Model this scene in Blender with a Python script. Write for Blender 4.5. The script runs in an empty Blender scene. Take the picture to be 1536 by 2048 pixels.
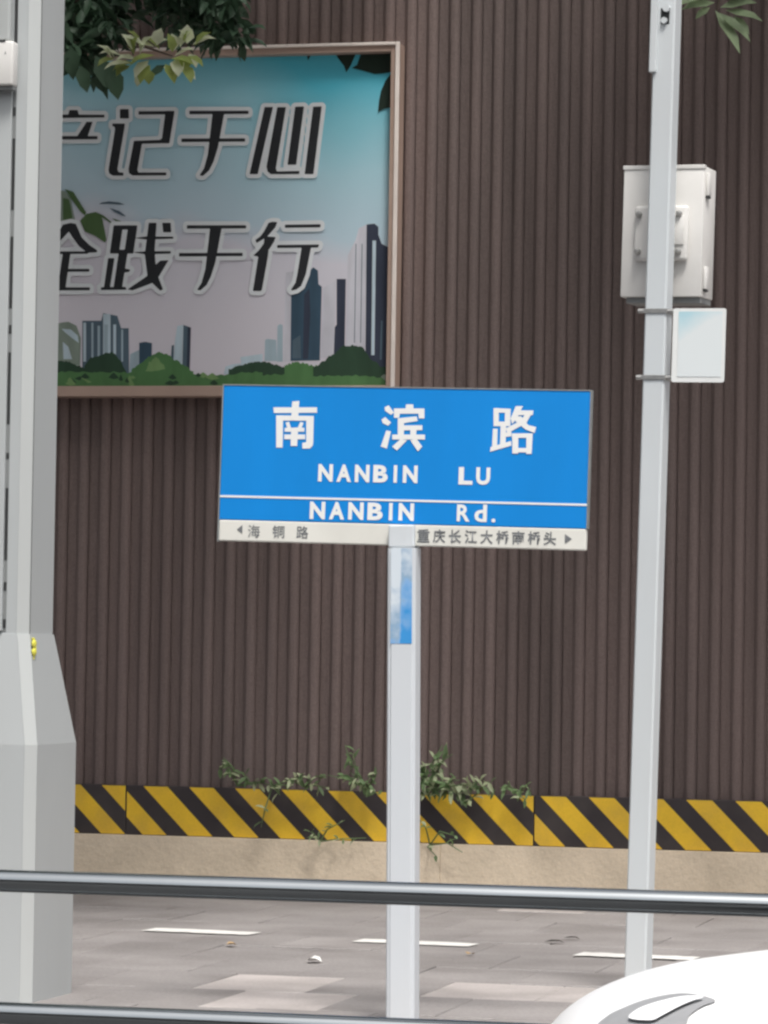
import bpy, bmesh, math, random
import numpy as np
from mathutils import Vector, Matrix
from mathutils.bvhtree import BVHTree
random.seed(7)
SC = bpy.context.scene
COL = SC.collection
R = math.radians

# ------------------------------------------------------------------ camera
CAM_H = 1.23
F_PX = 7200.0                       # focal length in pixels of a 1536 x 2048 picture
YAW, PITCH, ROLL = R(13.8), math.atan((1303 - 1024) / F_PX), R(0.9)
fwd = Vector((-math.sin(YAW) * math.cos(PITCH), math.cos(YAW) * math.cos(PITCH), math.sin(PITCH)))
r0 = Vector((math.cos(YAW), math.sin(YAW), 0))
u0 = r0.cross(fwd)
cr = r0 * math.cos(ROLL) + u0 * math.sin(ROLL)
cu = u0 * math.cos(ROLL) - r0 * math.sin(ROLL)
CP = Vector((0, 0, CAM_H))
cd = bpy.data.cameras.new('camera')
cd.sensor_width = 36; cd.sensor_height = 36
cd.lens = 36 * F_PX / 2048
cd.clip_start = 0.1; cd.clip_end = 2000
cam = bpy.data.objects.new('camera', cd); COL.objects.link(cam)
cam.matrix_world = Matrix(((cr.x, cu.x, -fwd.x, CP.x), (cr.y, cu.y, -fwd.y, CP.y), (cr.z, cu.z, -fwd.z, CP.z), (0, 0, 0, 1)))
SC.camera = cam
try: SC.cycles.filter_width = 2.5
except Exception: pass

# ------------------------------------------------------------------ sky and sun
SUN_EL, SUN_AZ = R(62), R(152)      # azimuth measured from +y towards +x
w = bpy.data.worlds.new('World'); SC.world = w; w.use_nodes = True
nt = w.node_tree; nt.nodes.clear()
sky = nt.nodes.new('ShaderNodeTexSky'); sky.sky_type = 'NISHITA'; sky.sun_disc = False
sky.sun_elevation = SUN_EL; sky.sun_rotation = SUN_AZ
sky.air_density = 1.0; sky.dust_density = 6.0; sky.ozone_density = 1.0
hsv = nt.nodes.new('ShaderNodeHueSaturation'); hsv.inputs['Saturation'].default_value = 0.28
bg = nt.nodes.new('ShaderNodeBackground'); bg.inputs['Strength'].default_value = 0.085
wo = nt.nodes.new('ShaderNodeOutputWorld')
nt.links.new(sky.outputs[0], hsv.inputs['Color']); nt.links.new(hsv.outputs[0], bg.inputs[0]); nt.links.new(bg.outputs[0], wo.inputs[0])
sl = bpy.data.lights.new('sun', 'SUN'); sl.energy = 1.5; sl.angle = R(14); sl.color = (1.0, 0.965, 0.92)
so = bpy.data.objects.new('sun', sl); COL.objects.link(so)
sd = Vector((math.sin(SUN_AZ) * math.cos(SUN_EL), math.cos(SUN_AZ) * math.cos(SUN_EL), math.sin(SUN_EL)))
so.rotation_euler = sd.to_track_quat('Z', 'Y').to_euler(); so.location = (0, 0, 30)
vs = SC.view_settings
vs.view_transform = 'Standard'; vs.look = 'None'; vs.exposure = 0.90; vs.gamma = 1; vs.use_curve_mapping = False

# ------------------------------------------------------------------ measuring helpers
def ray(px, py):
    return fwd + cr * ((px - 768) / F_PX) - cu * ((py - 1024) / F_PX)
def at_depth(px, py, d): return CP + ray(px, py) * d
def at_y(px, py, Y):
    v = ray(px, py); return CP + v * (Y / v.y)
def at_ground(px, py, z=0.0):
    v = ray(px, py); return CP + v * ((z - CAM_H) / v.z)

# ------------------------------------------------------------------ object helpers
def tag(o, label=None, cat=None, group=None, kind=None):
    if label: o['label'] = label
    if cat: o['category'] = cat
    if group: o['group'] = group
    if kind: o['kind'] = kind
    return o
def empty(name, loc, label, cat, group=None, rz=0, ry=0):
    o = bpy.data.objects.new(name, None); COL.objects.link(o)
    o.empty_display_size = 0.1
    o.location = loc; o.rotation_euler = (0, ry, rz)
    return tag(o, label, cat, group)
def smooth(me, ang=35):
    for p in me.polygons: p.use_smooth = True
    try: me.set_sharp_from_angle(angle=R(ang))
    except Exception: pass
def link(name, me, mat, parent=None, sm=None, world=False):
    o = bpy.data.objects.new(name, me); COL.objects.link(o)
    if mat is not None and len(me.materials) == 0: me.materials.append(mat)
    if parent is not None:
        o.parent = parent
        if world: o.matrix_parent_inverse = pmat(parent).inverted()
    if sm: smooth(me, sm)
    return o
def pmat(p):
    m = Matrix.LocRotScale(p.location, p.rotation_euler, p.scale)
    return (pmat(p.parent) @ p.matrix_parent_inverse @ m) if p.parent else m
class MB:
    """collects shapes, then links them as one mesh object"""
    def __init__(s): s.b = bmesh.new()
    def box(s, x0, x1, y0, y1, z0, z1, bev=0.0, seg=2, M=None):
        t = bmesh.new(); bmesh.ops.create_cube(t, size=1)
        for v in t.verts:
            v.co = Vector(((x0 + x1) / 2 + v.co.x * (x1 - x0), (y0 + y1) / 2 + v.co.y * (y1 - y0), (z0 + z1) / 2 + v.co.z * (z1 - z0)))
        if bev: bmesh.ops.bevel(t, geom=t.edges[:], offset=bev, segments=seg, profile=0.5, affect='EDGES')
        return s.add(t, M)
    def add(s, t, M=None):
        if M is not None: bmesh.ops.transform(t, matrix=M, verts=t.verts[:])
        me = bpy.data.meshes.new('t'); t.to_mesh(me); t.free(); s.b.from_mesh(me); bpy.data.meshes.remove(me); return s
    def poly(s, pts):
        s.b.faces.new([s.b.verts.new(p) for p in pts]); return s
    def prism(s, pts, z0, z1):
        """pts (x, y) outline extruded in z"""
        n = len(pts)
        a = [s.b.verts.new((p[0], p[1], z0)) for p in pts]; c = [s.b.verts.new((p[0], p[1], z1)) for p in pts]
        s.b.faces.new(a[::-1]); s.b.faces.new(c)
        for i in range(n): s.b.faces.new((a[i], a[(i + 1) % n], c[(i + 1) % n], c[i]))
        return s
    def loft(s, rings, caps=True):
        rs = [[s.b.verts.new(p) for p in r] for r in rings]
        n = len(rs[0])
        for a, c in zip(rs, rs[1:]):
            for i in range(n): s.b.faces.new((a[i], a[(i + 1) % n], c[(i + 1) % n], c[i]))
        if caps: s.b.faces.new(rs[0][::-1]); s.b.faces.new(rs[-1])
        return s
    def tube(s, p, r, n=10, caps=True):
        """p points, r radius or radii"""
        p = [Vector(q) for q in p]; rr = r if isinstance(r, (list, tuple)) else [r] * len(p)
        rings = []
        ref = None
        for i, q in enumerate(p):
            d = (p[min(i + 1, len(p) - 1)] - p[max(i - 1, 0)]).normalized()
            a = (ref if ref is not None else (Vector((0, 0, 1)) if abs(d.z) < 0.9 else Vector((1, 0, 0))))
            a = (a - d * a.dot(d)).normalized(); ref = a
            b = d.cross(a)
            rings.append([q + (a * math.cos(2 * math.pi * k / n) + b * math.sin(2 * math.pi * k / n)) * rr[i] for k in range(n)])
        return s.loft(rings, caps)
    def lathe(s, prof, c, axis='y', n=28):
        """prof (r, h) closed profile swept about an axis through c"""
        rings = []
        for k in range(n):
            t = 2 * math.pi * k / n
            ring = []
            for r, h in prof:
                if axis == 'y': ring.append((c[0] + r * math.cos(t), c[1] + h, c[2] + r * math.sin(t)))
                else: ring.append((c[0] + r * math.cos(t), c[1] + r * math.sin(t), c[2] + h))
            rings.append(ring)
        rings.append(rings[0])
        rs = [[s.b.verts.new(q) for q in r] for r in rings[:-1]]; rs.append(rs[0])
        m = len(prof)
        for a, c2 in zip(rs, rs[1:]):
            for i in range(m):
                s.b.faces.new((a[i], a[(i + 1) % m], c2[(i + 1) % m], c2[i]))
        return s
    def mesh(s, name, merge=0.0):
        if merge: bmesh.ops.remove_doubles(s.b, verts=s.b.verts[:], dist=merge)
        bmesh.ops.recalc_face_normals(s.b, faces=s.b.faces[:])
        me = bpy.data.meshes.new(name); s.b.to_mesh(me); s.b.free(); return me
    def build(s, name, mat, parent=None, sm=None, world=False, merge=0.0):
        return link(name, s.mesh(name, merge), mat, parent, sm, world)

# ------------------------------------------------------------------ materials
def mat(name, col, rough=0.6, metal=0.0, var=0.0, vscale=4.0, bump=0.0, bscale=60.0, stretch=None, spec=0.4, dirt=None, dscale=2.0, damt=0.5, coat=0.0, objrand=0.0, detail=6, fine=0.0, fscale=160, world=False):
    m = bpy.data.materials.new(name); m.use_nodes = True
    t = m.node_tree; p = t.nodes['Principled BSDF']
    p.inputs['Roughness'].default_value = rough; p.inputs['Metallic'].default_value = metal
    p.inputs['Specular IOR Level'].default_value = spec
    p.inputs['Coat Weight'].default_value = coat
    tc = t.nodes.new('ShaderNodeTexCoord'); vec = tc.outputs['Object']
    if world: vec = t.nodes.new('ShaderNodeNewGeometry').outputs['Position']
    base_vec = vec
    if stretch:
        mp = t.nodes.new('ShaderNodeMapping'); mp.inputs['Scale'].default_value = stretch
        t.links.new(vec, mp.inputs[0]); vec = mp.outputs[0]
    cur = None
    rgb = t.nodes.new('ShaderNodeRGB'); rgb.outputs[0].default_value = (*col, 1); cur = rgb.outputs[0]
    def noise(sc, det=detail):
        n = t.nodes.new('ShaderNodeTexNoise'); n.inputs['Scale'].default_value = sc; n.inputs['Detail'].default_value = det
        t.links.new(vec, n.inputs['Vector']); return n.outputs['Fac']
    if dirt:
        rp = t.nodes.new('ShaderNodeMapRange'); rp.inputs[1].default_value = 0.42; rp.inputs[2].default_value = 0.68
        rp.inputs[3].default_value = 0; rp.inputs[4].default_value = damt
        t.links.new(noise(dscale), rp.inputs[0])
        mx = t.nodes.new('ShaderNodeMix'); mx.data_type = 'RGBA'
        t.links.new(rp.outputs[0], mx.inputs[0]); t.links.new(cur, mx.inputs[6]); mx.inputs[7].default_value = (*dirt, 1); cur = mx.outputs[2]
    if var or objrand:
        hs = t.nodes.new('ShaderNodeHueSaturation')
        mr = t.nodes.new('ShaderNodeMapRange'); mr.inputs[1].default_value = 0.3; mr.inputs[2].default_value = 0.7
        mr.inputs[3].default_value = 1 - var; mr.inputs[4].default_value = 1 + var
        t.links.new(noise(vscale), mr.inputs[0])
        val = mr.outputs[0]
        if fine:
            m3 = t.nodes.new('ShaderNodeMapRange'); m3.inputs[1].default_value = 0.3; m3.inputs[2].default_value = 0.7
            m3.inputs[3].default_value = 1 - fine; m3.inputs[4].default_value = 1 + fine
            n3 = t.nodes.new('ShaderNodeTexNoise'); n3.inputs['Scale'].default_value = fscale; n3.inputs['Detail'].default_value = 3
            t.links.new(base_vec, n3.inputs['Vector']); t.links.new(n3.outputs['Fac'], m3.inputs[0])
            q3 = t.nodes.new('ShaderNodeMath'); q3.operation = 'MULTIPLY'; t.links.new(val, q3.inputs[0]); t.links.new(m3.outputs[0], q3.inputs[1]); val = q3.outputs[0]
        if objrand:
            oi = t.nodes.new('ShaderNodeObjectInfo'); m2 = t.nodes.new('ShaderNodeMapRange')
            m2.inputs[3].default_value = 1 - objrand; m2.inputs[4].default_value = 1 + objrand
            t.links.new(oi.outputs['Random'], m2.inputs[0])
            ml = t.nodes.new('ShaderNodeMath'); ml.operation = 'MULTIPLY'
            t.links.new(val, ml.inputs[0]); t.links.new(m2.outputs[0], ml.inputs[1]); val = ml.outputs[0]
        t.links.new(val, hs.inputs['Value']); t.links.new(cur, hs.inputs['Color']); cur = hs.outputs[0]
    t.links.new(cur, p.inputs['Base Color'])
    if bump:
        b = t.nodes.new('ShaderNodeBump'); b.inputs['Strength'].default_value = bump; b.inputs['Distance'].default_value = 0.01
        t.links.new(noise(bscale), b.inputs['Height']); t.links.new(b.outputs[0], p.inputs['Normal'])
    return m
def leaf_mat(name, col, var=0.35, vscale=3.0):
    m = mat(name, col, rough=0.5, var=var, vscale=vscale, spec=0.4)
    t = m.node_tree; p = t.nodes['Principled BSDF']
    tr = t.nodes.new('ShaderNodeBsdfTranslucent'); mx = t.nodes.new('ShaderNodeMixShader'); mx.inputs[0].default_value = 0.25
    src = p.inputs['Base Color'].links[0].from_socket
    t.links.new(src, tr.inputs[0])
    out = t.nodes['Material Output']
    t.links.new(p.outputs[0], mx.inputs[1]); t.links.new(tr.outputs[0], mx.inputs[2]); t.links.new(mx.outputs[0], out.inputs[0])
    return m

def clad(k): return mat('brown cladding', (0.19 * k, 0.145 * k, 0.134 * k), 0.7, var=0.13, vscale=3.0, bump=0.5, bscale=130, stretch=(1, 1, 0.10), spec=0.25, objrand=0.05, dirt=(0.12 * k, 0.096 * k, 0.09 * k), dscale=2.4, damt=0.75, fine=.12, fscale=110, world=True)
M_CLADS = [clad(k) for k in (1.0, .93, 1.06)]
M_CLAD = M_CLADS[0]
M_TAN = mat('tan plinth paint', (0.86, 0.725, 0.555), 0.85, var=0.12, vscale=2.5, bump=0.5, bscale=40, fine=.06, fscale=90, dirt=(0.68, 0.57, 0.43), dscale=3.5, damt=0.55, spec=0.2)
M_CONC = mat('concrete', (0.25, 0.24, 0.22), 0.9, var=0.15, vscale=3, bump=0.4, bscale=40)
M_ASPH = mat('asphalt', (0.05, 0.05, 0.052), 0.85, var=0.2, vscale=2.0, bump=0.5, bscale=120, spec=0.3)
M_PAVE = mat('pavement base', (0.24, 0.22, 0.21), 0.85, var=0.2, vscale=2, bump=0.4, bscale=60)
M_SLAB = mat('paving stone', (0.31, 0.29, 0.284), 0.62, var=0.12, vscale=1.7, bump=0.3, bscale=50, fine=.13, fscale=70, world=True, objrand=0.06, dirt=(0.22, 0.203, 0.197), dscale=2.1, damt=0.75, spec=0.35)
M_SLABL = mat('pale paving stone', (0.48, 0.44, 0.425), 0.6, fine=.10, fscale=70, world=True, var=0.14, vscale=2, bump=0.3, bscale=50, dirt=(0.36, 0.33, 0.315), dscale=3.0, damt=0.8)
M_PAINT = mat('road paint', (0.84, 0.83, 0.80), 0.6, var=0.05, vscale=6, dirt=(0.6, 0.57, 0.55), dscale=5, damt=0.4)
M_POLE = mat('pale painted steel', (0.60, 0.64, 0.66), 0.42, var=0.05, vscale=2, dirt=(0.50, 0.50, 0.49), dscale=2.2, damt=0.45, bump=0.04, bscale=30, stretch=(1, 1, 0.25))
M_POST = mat('white sign post paint', (0.63, 0.665, 0.70), 0.45, var=0.05, vscale=3, dirt=(0.55, 0.55, 0.55), dscale=3, damt=0.4, stretch=(1, 1, 0.3), bump=0.05, bscale=40)
M_SMART = mat('grey lamp column paint', (0.46, 0.485, 0.49), 0.45, var=0.04, vscale=1.2, dirt=(0.39, 0.40, 0.40), dscale=1.5, damt=0.5, bump=0.04, bscale=30, stretch=(1, 1, 0.3))
M_SMARTL = mat('pale grey and lit chamfers', (0.50, 0.525, 0.52), 0.4, var=0.04, vscale=1.2, dirt=(0.43, 0.44, 0.435), dscale=2, damt=0.4, stretch=(1, 1, 0.3))  # paler than the column paint, so its chamfers look lit
M_SMARTD = mat('dark column grey and box shade', (0.22, 0.23, 0.23), 0.5, var=0.05, vscale=2, stretch=(1, 1, 0.3))  # grey of slots and joints, also of the painted shade under both boxes
M_SLOT = mat('dark slot', (0.03, 0.032, 0.033), 0.7, var=0.2, vscale=20)
M_CAB = mat('cream cabinet paint', (0.72, 0.71, 0.685), 0.5, var=0.04, vscale=4, dirt=(0.62, 0.605, 0.575), dscale=6, damt=0.4, bump=0.03, bscale=60)
M_STEEL = mat('galvanised steel', (0.42, 0.42, 0.41), 0.4, metal=0.7, var=0.15, vscale=30)
M_RAIL = mat('polished rail tube', (0.50, 0.53, 0.54), 0.16, metal=1.0, var=0.08, vscale=8, bump=0.02, bscale=40, stretch=(0.3, 1, 1))
M_BLUE = mat('blue sign face', (0.004, 0.245, 0.70), 0.45, var=0.05, vscale=5, spec=0.35, bump=0.03, bscale=80, stretch=(1, 1, 0.3))
M_SIGNW = mat('off white sign strip', (0.76, 0.755, 0.70), 0.5, var=0.03, vscale=6, dirt=(0.66, 0.65, 0.6), dscale=4, damt=0.5)
M_SIGNT = mat('white sign lettering', (0.84, 0.85, 0.84), 0.5, var=0.02)
M_SIGNE = mat('grey sign edge', (0.30, 0.32, 0.32), 0.5, metal=0.3, var=0.1, vscale=20)
M_GREYT = mat('grey small lettering', (0.17, 0.18, 0.19), 0.6, var=0.1, vscale=20)
M_FRAME = mat('brown board frame', (0.46, 0.335, 0.275), 0.6, var=0.12, vscale=4, bump=0.1, bscale=60, stretch=(0.5, 1, 0.5), dirt=(0.38, 0.27, 0.22), dscale=3, damt=0.4)
M_TRIM = mat('pale frame edging', (0.84, 0.76, 0.70), 0.5, var=0.08, vscale=5)
M_INK = mat('black lettering', (0.022, 0.024, 0.028), 0.6, var=0.2, vscale=6)
M_HALO = mat('pale lettering outline', (0.80, 0.84, 0.86), 0.6, var=0.04, vscale=6)
M_CARW = mat('white car paint', (0.88, 0.88, 0.88), 0.35, var=0.0, coat=0.0, spec=0.4)
M_GLASS = mat('dark car glass', (0.02, 0.024, 0.026), 0.06, spec=0.7)
M_RUB = mat('tyre rubber', (0.025, 0.025, 0.026), 0.85, var=0.2, vscale=20)
M_RIM = mat('alloy rim', (0.55, 0.56, 0.57), 0.3, metal=0.9, var=0.05)
M_LAMPD = mat('headlamp housing', (0.31, 0.315, 0.325), 0.5, var=0.1, vscale=10)
M_LAMP = mat('headlamp lens', (0.86, 0.87, 0.88), 0.4, spec=0.3)
M_GRILL = mat('grille plastic', (0.10, 0.11, 0.125), 0.4, var=0.2, vscale=30)
M_BARK = mat('bark', (0.11, 0.085, 0.065), 0.9, var=0.3, vscale=12, bump=0.9, bscale=25, stretch=(1, 1, 0.3))
M_LEAFD = leaf_mat('dark leaves', (0.05, 0.095, 0.055))
M_LEAFM = leaf_mat('mid green leaves', (0.07, 0.13, 0.05))
M_LEAFY = leaf_mat('pale young leaves', (0.74, 0.78, 0.56), 0.3, 9)
M_LEAFW = leaf_mat('weed leaves', (0.16, 0.245, 0.11), 0.45, 8)
M_LEAFP = leaf_mat('pale weed leaves', (0.46, 0.52, 0.32), 0.3, 8)
M_DRY = mat('dry leaf', (0.42, 0.29, 0.16), 0.8, var=0.2, vscale=30)
M_PAPER = mat('paper scrap', (0.80, 0.79, 0.76), 0.7, var=0.05)
M_TWIG = mat('dark twig', (0.03, 0.026, 0.022), 0.9, var=0.2, vscale=20)
M_YEL = mat('yellow tag plastic', (0.72, 0.68, 0.10), 0.5, var=0.12, vscale=30)

# ------------------------------------------------------------------ the setting: ground
YW = at_ground(600, 1778).y          # front of the wall's plinth
KERB_Y = 10.55
def sheet(name, x0, x1, y0, y1, z, m, nx=1):
    return tag(MB().poly([(x0, y0, z), (x1, y0, z), (x1, y1, z), (x0, y1, z)]).build(name, m), kind='structure')
sheet('ground', -400, 400, -400, 400, -0.14, M_PAVE)
sheet('road', -120, 120, -14, KERB_Y, -0.12, M_ASPH)
pav = MB().box(-60, 60, KERB_Y + 0.155, 30, -0.135, -0.03).build('pavement', M_PAVE); tag(pav, kind='structure')
SLX, SLY = 0.42, 0.62
slab_me = {}
for k, m in (('a', M_SLAB), ('b', M_SLABL)):
    b = MB(); b.box(-SLX / 2 + .0018, SLX / 2 - .0018, -SLY / 2 + .0018, SLY / 2 - .0018, -0.028, 0.0, 0.003, 1)
    slab_me[k] = b.mesh('paving_slab'); slab_me[k].materials.append(m)
pale = [at_ground(935, 1970), at_ground(600, 1991), at_ground(500, 1951), at_ground(1180, 1988), at_ground(1020, 1822)]
row = 0
y = KERB_Y + 0.16 + SLY / 2
while y < YW:
    off = (row % 2) * SLX / 2
    xc = at_ground(768, 1303 + F_PX * CAM_H / (y / math.cos(YAW))).x
    i0 = int((xc - 2.3 - (y - 11) * 0.03) / SLX); i1 = int((xc + 2.3) / SLX)
    for i in range(i0, i1 + 1):
        x = i * SLX + off
        near = any(abs(x - p.x) < SLX / 2 and abs(y - p.y) < SLY / 2 for p in pale)
        o = link('paving_slab', slab_me['b' if near else 'a'], None, pav)
        o.location = (x, y, random.uniform(-0.002, 0.002))
        o.rotation_euler = (random.gauss(0, .004), random.gauss(0, .003), 0)
    y += SLY; row += 1
kb = tag(bpy.data.objects.new('kerb', None), kind='structure'); COL.objects.link(kb)
b = MB(); b.box(-0.497, 0.497, -0.075, 0.075, -0.135, 0.004, 0.012, 2); km = b.mesh('kerb_stone'); km.materials.append(M_CONC)
for i in range(-9, 7):
    o = link('kerb_stone', km, None, kb); o.location = (i, KERB_Y + 0.078, random.uniform(-.002, .002))
# painted dashes: short white bars set on the slabs
dash = tag(bpy.data.objects.new('painted_dashes', None), kind='structure'); COL.objects.link(dash)
for (xa, ya, xb, yb) in ((298, 1858, 510, 1867), (716, 1880, 948, 1890), (1156, 1907, 1392, 1917)):
    a = at_ground(xa, ya, .006); c = at_ground(xb, yb, .006)
    d = (c - a).normalized(); n = Vector((-d.y, d.x, 0)) * 0.09
    bb = MB()
    N = 14
    up = [a + d * (c - a).length * i / N + n * (1 + random.uniform(-.14, .1)) for i in range(N + 1)]
    lo = [a + d * (c - a).length * i / N - n * (1 + random.uniform(-.14, .1)) for i in range(N + 1)]
    bb.poly(lo + up[::-1]); bb.build('dash', M_PAINT, dash)

# ------------------------------------------------------------------ the wall
STR_T = (at_y(700, 1582, YW).z); STR_B = at_y(700, 1683, YW).z
Y_STR, Y_CL = YW + 0.03, YW + 0.075
WX0, WX1, WTOP = -11.0, 2.0, 6.6
wall = empty('wall', ((WX0 + WX1) / 2, YW + 0.3, 0), 'brown ribbed wall with striped base behind the street signs', 'wall')
wl = wall.location
def wbox(name, x0, x1, y0, y1, z0, z1, m, bev=0.0, parent=None):
    return MB().box(x0, x1, y0, y1, z0, z1, bev).build(name, m, parent or wall, world=True)
wbox('backing', WX0, WX1, Y_CL + 0.035, Y_CL + 0.25, 0, WTOP, M_CLAD)
# tan plinth blocks
x = WX0
pj = at_y(880, 1720, YW).x
xs = [pj + k * 3.0 for k in range(-3, 2)]
for xa in xs:
    wbox('plinth_block', xa + .0008, xa + 2.9992, YW, Y_CL + 0.033, -0.10, STR_B, M_TAN, 0.003)
# striped boards: yellow paint bars on a dark board
PER = (at_y(1400, 1640, Y_STR).x - at_y(1302, 1640, Y_STR).x)
M_BLK = mat('black board paint', (0.045, 0.037, 0.040), 0.6, var=0.15, vscale=4, bump=0.1, bscale=60, dirt=(0.08, 0.068, 0.06), dscale=4, damt=0.4)
M_YELS = mat('yellow stripe paint', (0.88, 0.56, 0.04), 0.55, fine=.05, var=0.08, vscale=4, bump=0.1, bscale=60, dirt=(0.62, 0.39, 0.07), dscale=6, damt=0.5)
def stripe_board(xa, xb, xref):
    """xref: x where a yellow bar's top-left corner stands"""
    bo = wbox('striped_board', xa + .0015, xb - .0015, Y_STR, Y_CL + .033, STR_B + .001, STR_T, M_BLK, 0.003)
    H0, H1 = STR_B + .004, STR_T - .003
    duty = PER * 0.53
    k0 = math.floor((xa - xref) / PER) - 2
    for k in range(k0, k0 + int((xb - xa) / PER) + 5):
        q = [(xref + k * PER, H1), (xref + k * PER + duty, H1), (xref + (k + 1) * PER + duty, H0), (xref + (k + 1) * PER, H0)]
        # clip in x to the board
        for side, lim in ((1, xa + .004), (-1, xb - .004)):
            out = []
            for i in range(len(q)):
                p, n = q[i], q[(i + 1) % len(q)]
                ip, inn = (p[0] - lim) * side >= 0, (n[0] - lim) * side >= 0
                if ip: out.append(p)
                if ip != inn:
                    t = (lim - p[0]) / (n[0] - p[0]); out.append((lim, p[1] + t * (n[1] - p[1])))
            q = out
            if not q: break
        if len(q) < 3: continue
        MB().poly([(p[0], Y_STR - .0015, p[1]) for p in q]).build('yellow_stripe', M_YELS, bo, world=True)
s1 = at_y(252, 1620, Y_STR).x; s2 = at_y(1068, 1640, Y_STR).x; L = s2 - s1
stripe_board(s1 - L, s1, at_y(204, 1568, Y_STR).x)
stripe_board(s1, s2, at_y(287, 1570, Y_STR).x)
stripe_board(s2, s2 + L, at_y(1081, 1590, Y_STR).x)
stripe_board(s2 + L, s2 + 1.6 * L, at_y(1081, 1590, Y_STR).x + .05)
# cladding slats: one ribbed board each
PIT = (at_y(1505, 1450, Y_CL).x - at_y(1052, 1450, Y_CL).x) / 10.0
def slat_mesh():
    p = PIT
    z0, z1 = STR_T - 0.02, WTOP
    prof = [(0.0, 0.030), (0.002, 0.0285), (0.10 * p, 0.0275), (0.40 * p, 0.0265), (0.45 * p, 0.0235), (0.50 * p, 0.016), (0.55 * p, 0.0075), (0.60 * p, 0.002), (0.66 * p, 0.0),
            (0.80 * p, 0.0), (0.86 * p, 0.002), (0.905 * p, 0.0085), (0.945 * p, 0.018), (0.975 * p, 0.026), (p - .003, 0.0285), (p - .0025, 0.034), (0.0, 0.034)]
    b = MB()
    b.loft([[(q[0], q[1], z) for q in prof] for z in (z0, z1)])
    me = b.mesh('cladding_slat'); smooth(me, 60); return me
sm_ = slat_mesh()
x_ref = at_y(1020, 1450, Y_CL).x - 0.73 * PIT
sms = []
for m_ in M_CLADS:
    q = sm_.copy(); q.materials.append(m_); sms.append(q)
rs_ = random.Random(9); gsel = {}
k = math.ceil((WX0 - x_ref) / PIT)
while x_ref + k * PIT < WX1:
    g_ = k // 9
    if g_ not in gsel: gsel[g_] = (rs_.choice(sms), rs_.uniform(-.003, .003))
    o = link('cladding_slat', gsel[g_][0], None, wall)
    o.location = Vector((x_ref + k * PIT, Y_CL + gsel[g_][1] + random.uniform(-.0012, .0012), 0)) - Vector((wl.x, wl.y, 0))
    k += 1
wbox('coping', WX0 - .05, WX1 + .05, Y_CL - .05, Y_CL + .3, WTOP + .001, WTOP + .1, M_FRAME, 0.01)

# ------------------------------------------------------------------ the notice hoarding on the wall
Y_PR = Y_CL - 0.055                  # print plane
Y_FF = Y_CL - 0.135                  # front of the frame
pr = at_y(783, 420, Y_PR).x; pt = at_y(600, 112, Y_PR).z; pb = at_y(500, 773, Y_PR).z
pl = pr - 3.05
bd = empty('billboard', ((pl + pr) / 2, Y_CL, (pb + pt) / 2), 'wall billboard with black slogan characters above a printed skyline', 'billboard')
def bbox(name, x0, x1, y0, y1, z0, z1, m, bev=0.0):
    return MB().box(x0, x1, y0, y1, z0, z1, bev).build(name, m, bd, world=True)
def print_mat():
    m = mat('printed sky', (0.3, 0.5, 0.56), 0.65, spec=0.25)
    t = m.node_tree; p = t.nodes['Principled BSDF']
    tc = t.nodes.new('ShaderNodeTexCoord'); sp = t.nodes.new('ShaderNodeSeparateXYZ'); t.links.new(tc.outputs['Object'], sp.inputs[0])
    n = t.nodes.new('ShaderNodeTexNoise'); n.inputs['Scale'].default_value = 1.3; n.inputs['Detail'].default_value = 2
    t.links.new(tc.outputs['Object'], n.inputs['Vector'])
    def ma(src, mul, add):
        q = t.nodes.new('ShaderNodeMath'); q.operation = 'MULTIPLY_ADD'; q.inputs[1].default_value = mul
        t.links.new(src, q.inputs[0])
        if isinstance(add, float): q.inputs[2].default_value = add
        else: t.links.new(add, q.inputs[2])
        return q.outputs[0]
    v = ma(sp.outputs[2], 1 / (pt - pb), -pb / (pt - pb) - .15)
    v = ma(sp.outputs[0], .10, ma(n.outputs['Fac'], .30, v))
    mr = t.nodes.new('ShaderNodeMapRange'); off_ = .10 * (pr - .85)
    mr.inputs[1].default_value = .19 + off_; mr.inputs[2].default_value = 1.0 + off_
    t.links.new(v, mr.inputs[0])
    rp = t.nodes.new('ShaderNodeValToRGB'); e = rp.color_ramp.elements
    e[0].position = 0.0; e[0].color = (0.73, 0.70, 0.76, 1); e[1].position = 1.0; e[1].color = (0.11, 0.58, 0.74, 1)
    for pos, c in ((0.30, (0.71, 0.70, 0.77, 1)), (0.40, (0.55, 0.70, 0.79, 1)), (0.68, (0.44, 0.69, 0.78, 1)), (0.84, (0.27, 0.64, 0.75, 1))):
        q = e.new(pos); q.color = c
    t.links.new(mr.outputs[0], rp.inputs[0])
    t.links.new(rp.outputs[0], p.inputs['Base Color'])
    return m
bbox('print_panel', pl, pr, Y_PR, Y_CL - .002, pb, pt, print_mat())
FW, TW = 0.045, 0.018
bbox('frame_rail', pr + .0005, pr + FW, Y_FF + .012, Y_CL, pb - .055, pt + FW, M_FRAME, .003)
bbox('frame_rail', pl - FW, pl - .0005, Y_FF + .012, Y_CL, pb - .055, pt + FW, M_FRAME, .003)
bbox('frame_rail', pl, pr, Y_FF + .012, Y_CL, pt + .0005, pt + FW, M_FRAME, .003)
bbox('frame_rail', pl, pr, Y_FF + .012, Y_CL, pb - .055, pb - .0005, M_FRAME, .003)
bbox('frame_edging', pr + FW - TW, pr + FW + .004, Y_FF, Y_FF + .0115, pb - .055, pt + FW + .004, M_TRIM, .003)
bbox('frame_edging', pl - FW, pr + FW - TW - .0005, Y_FF, Y_FF + .0115, pt + FW - .012, pt + FW + .004, M_TRIM, .003)
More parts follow.
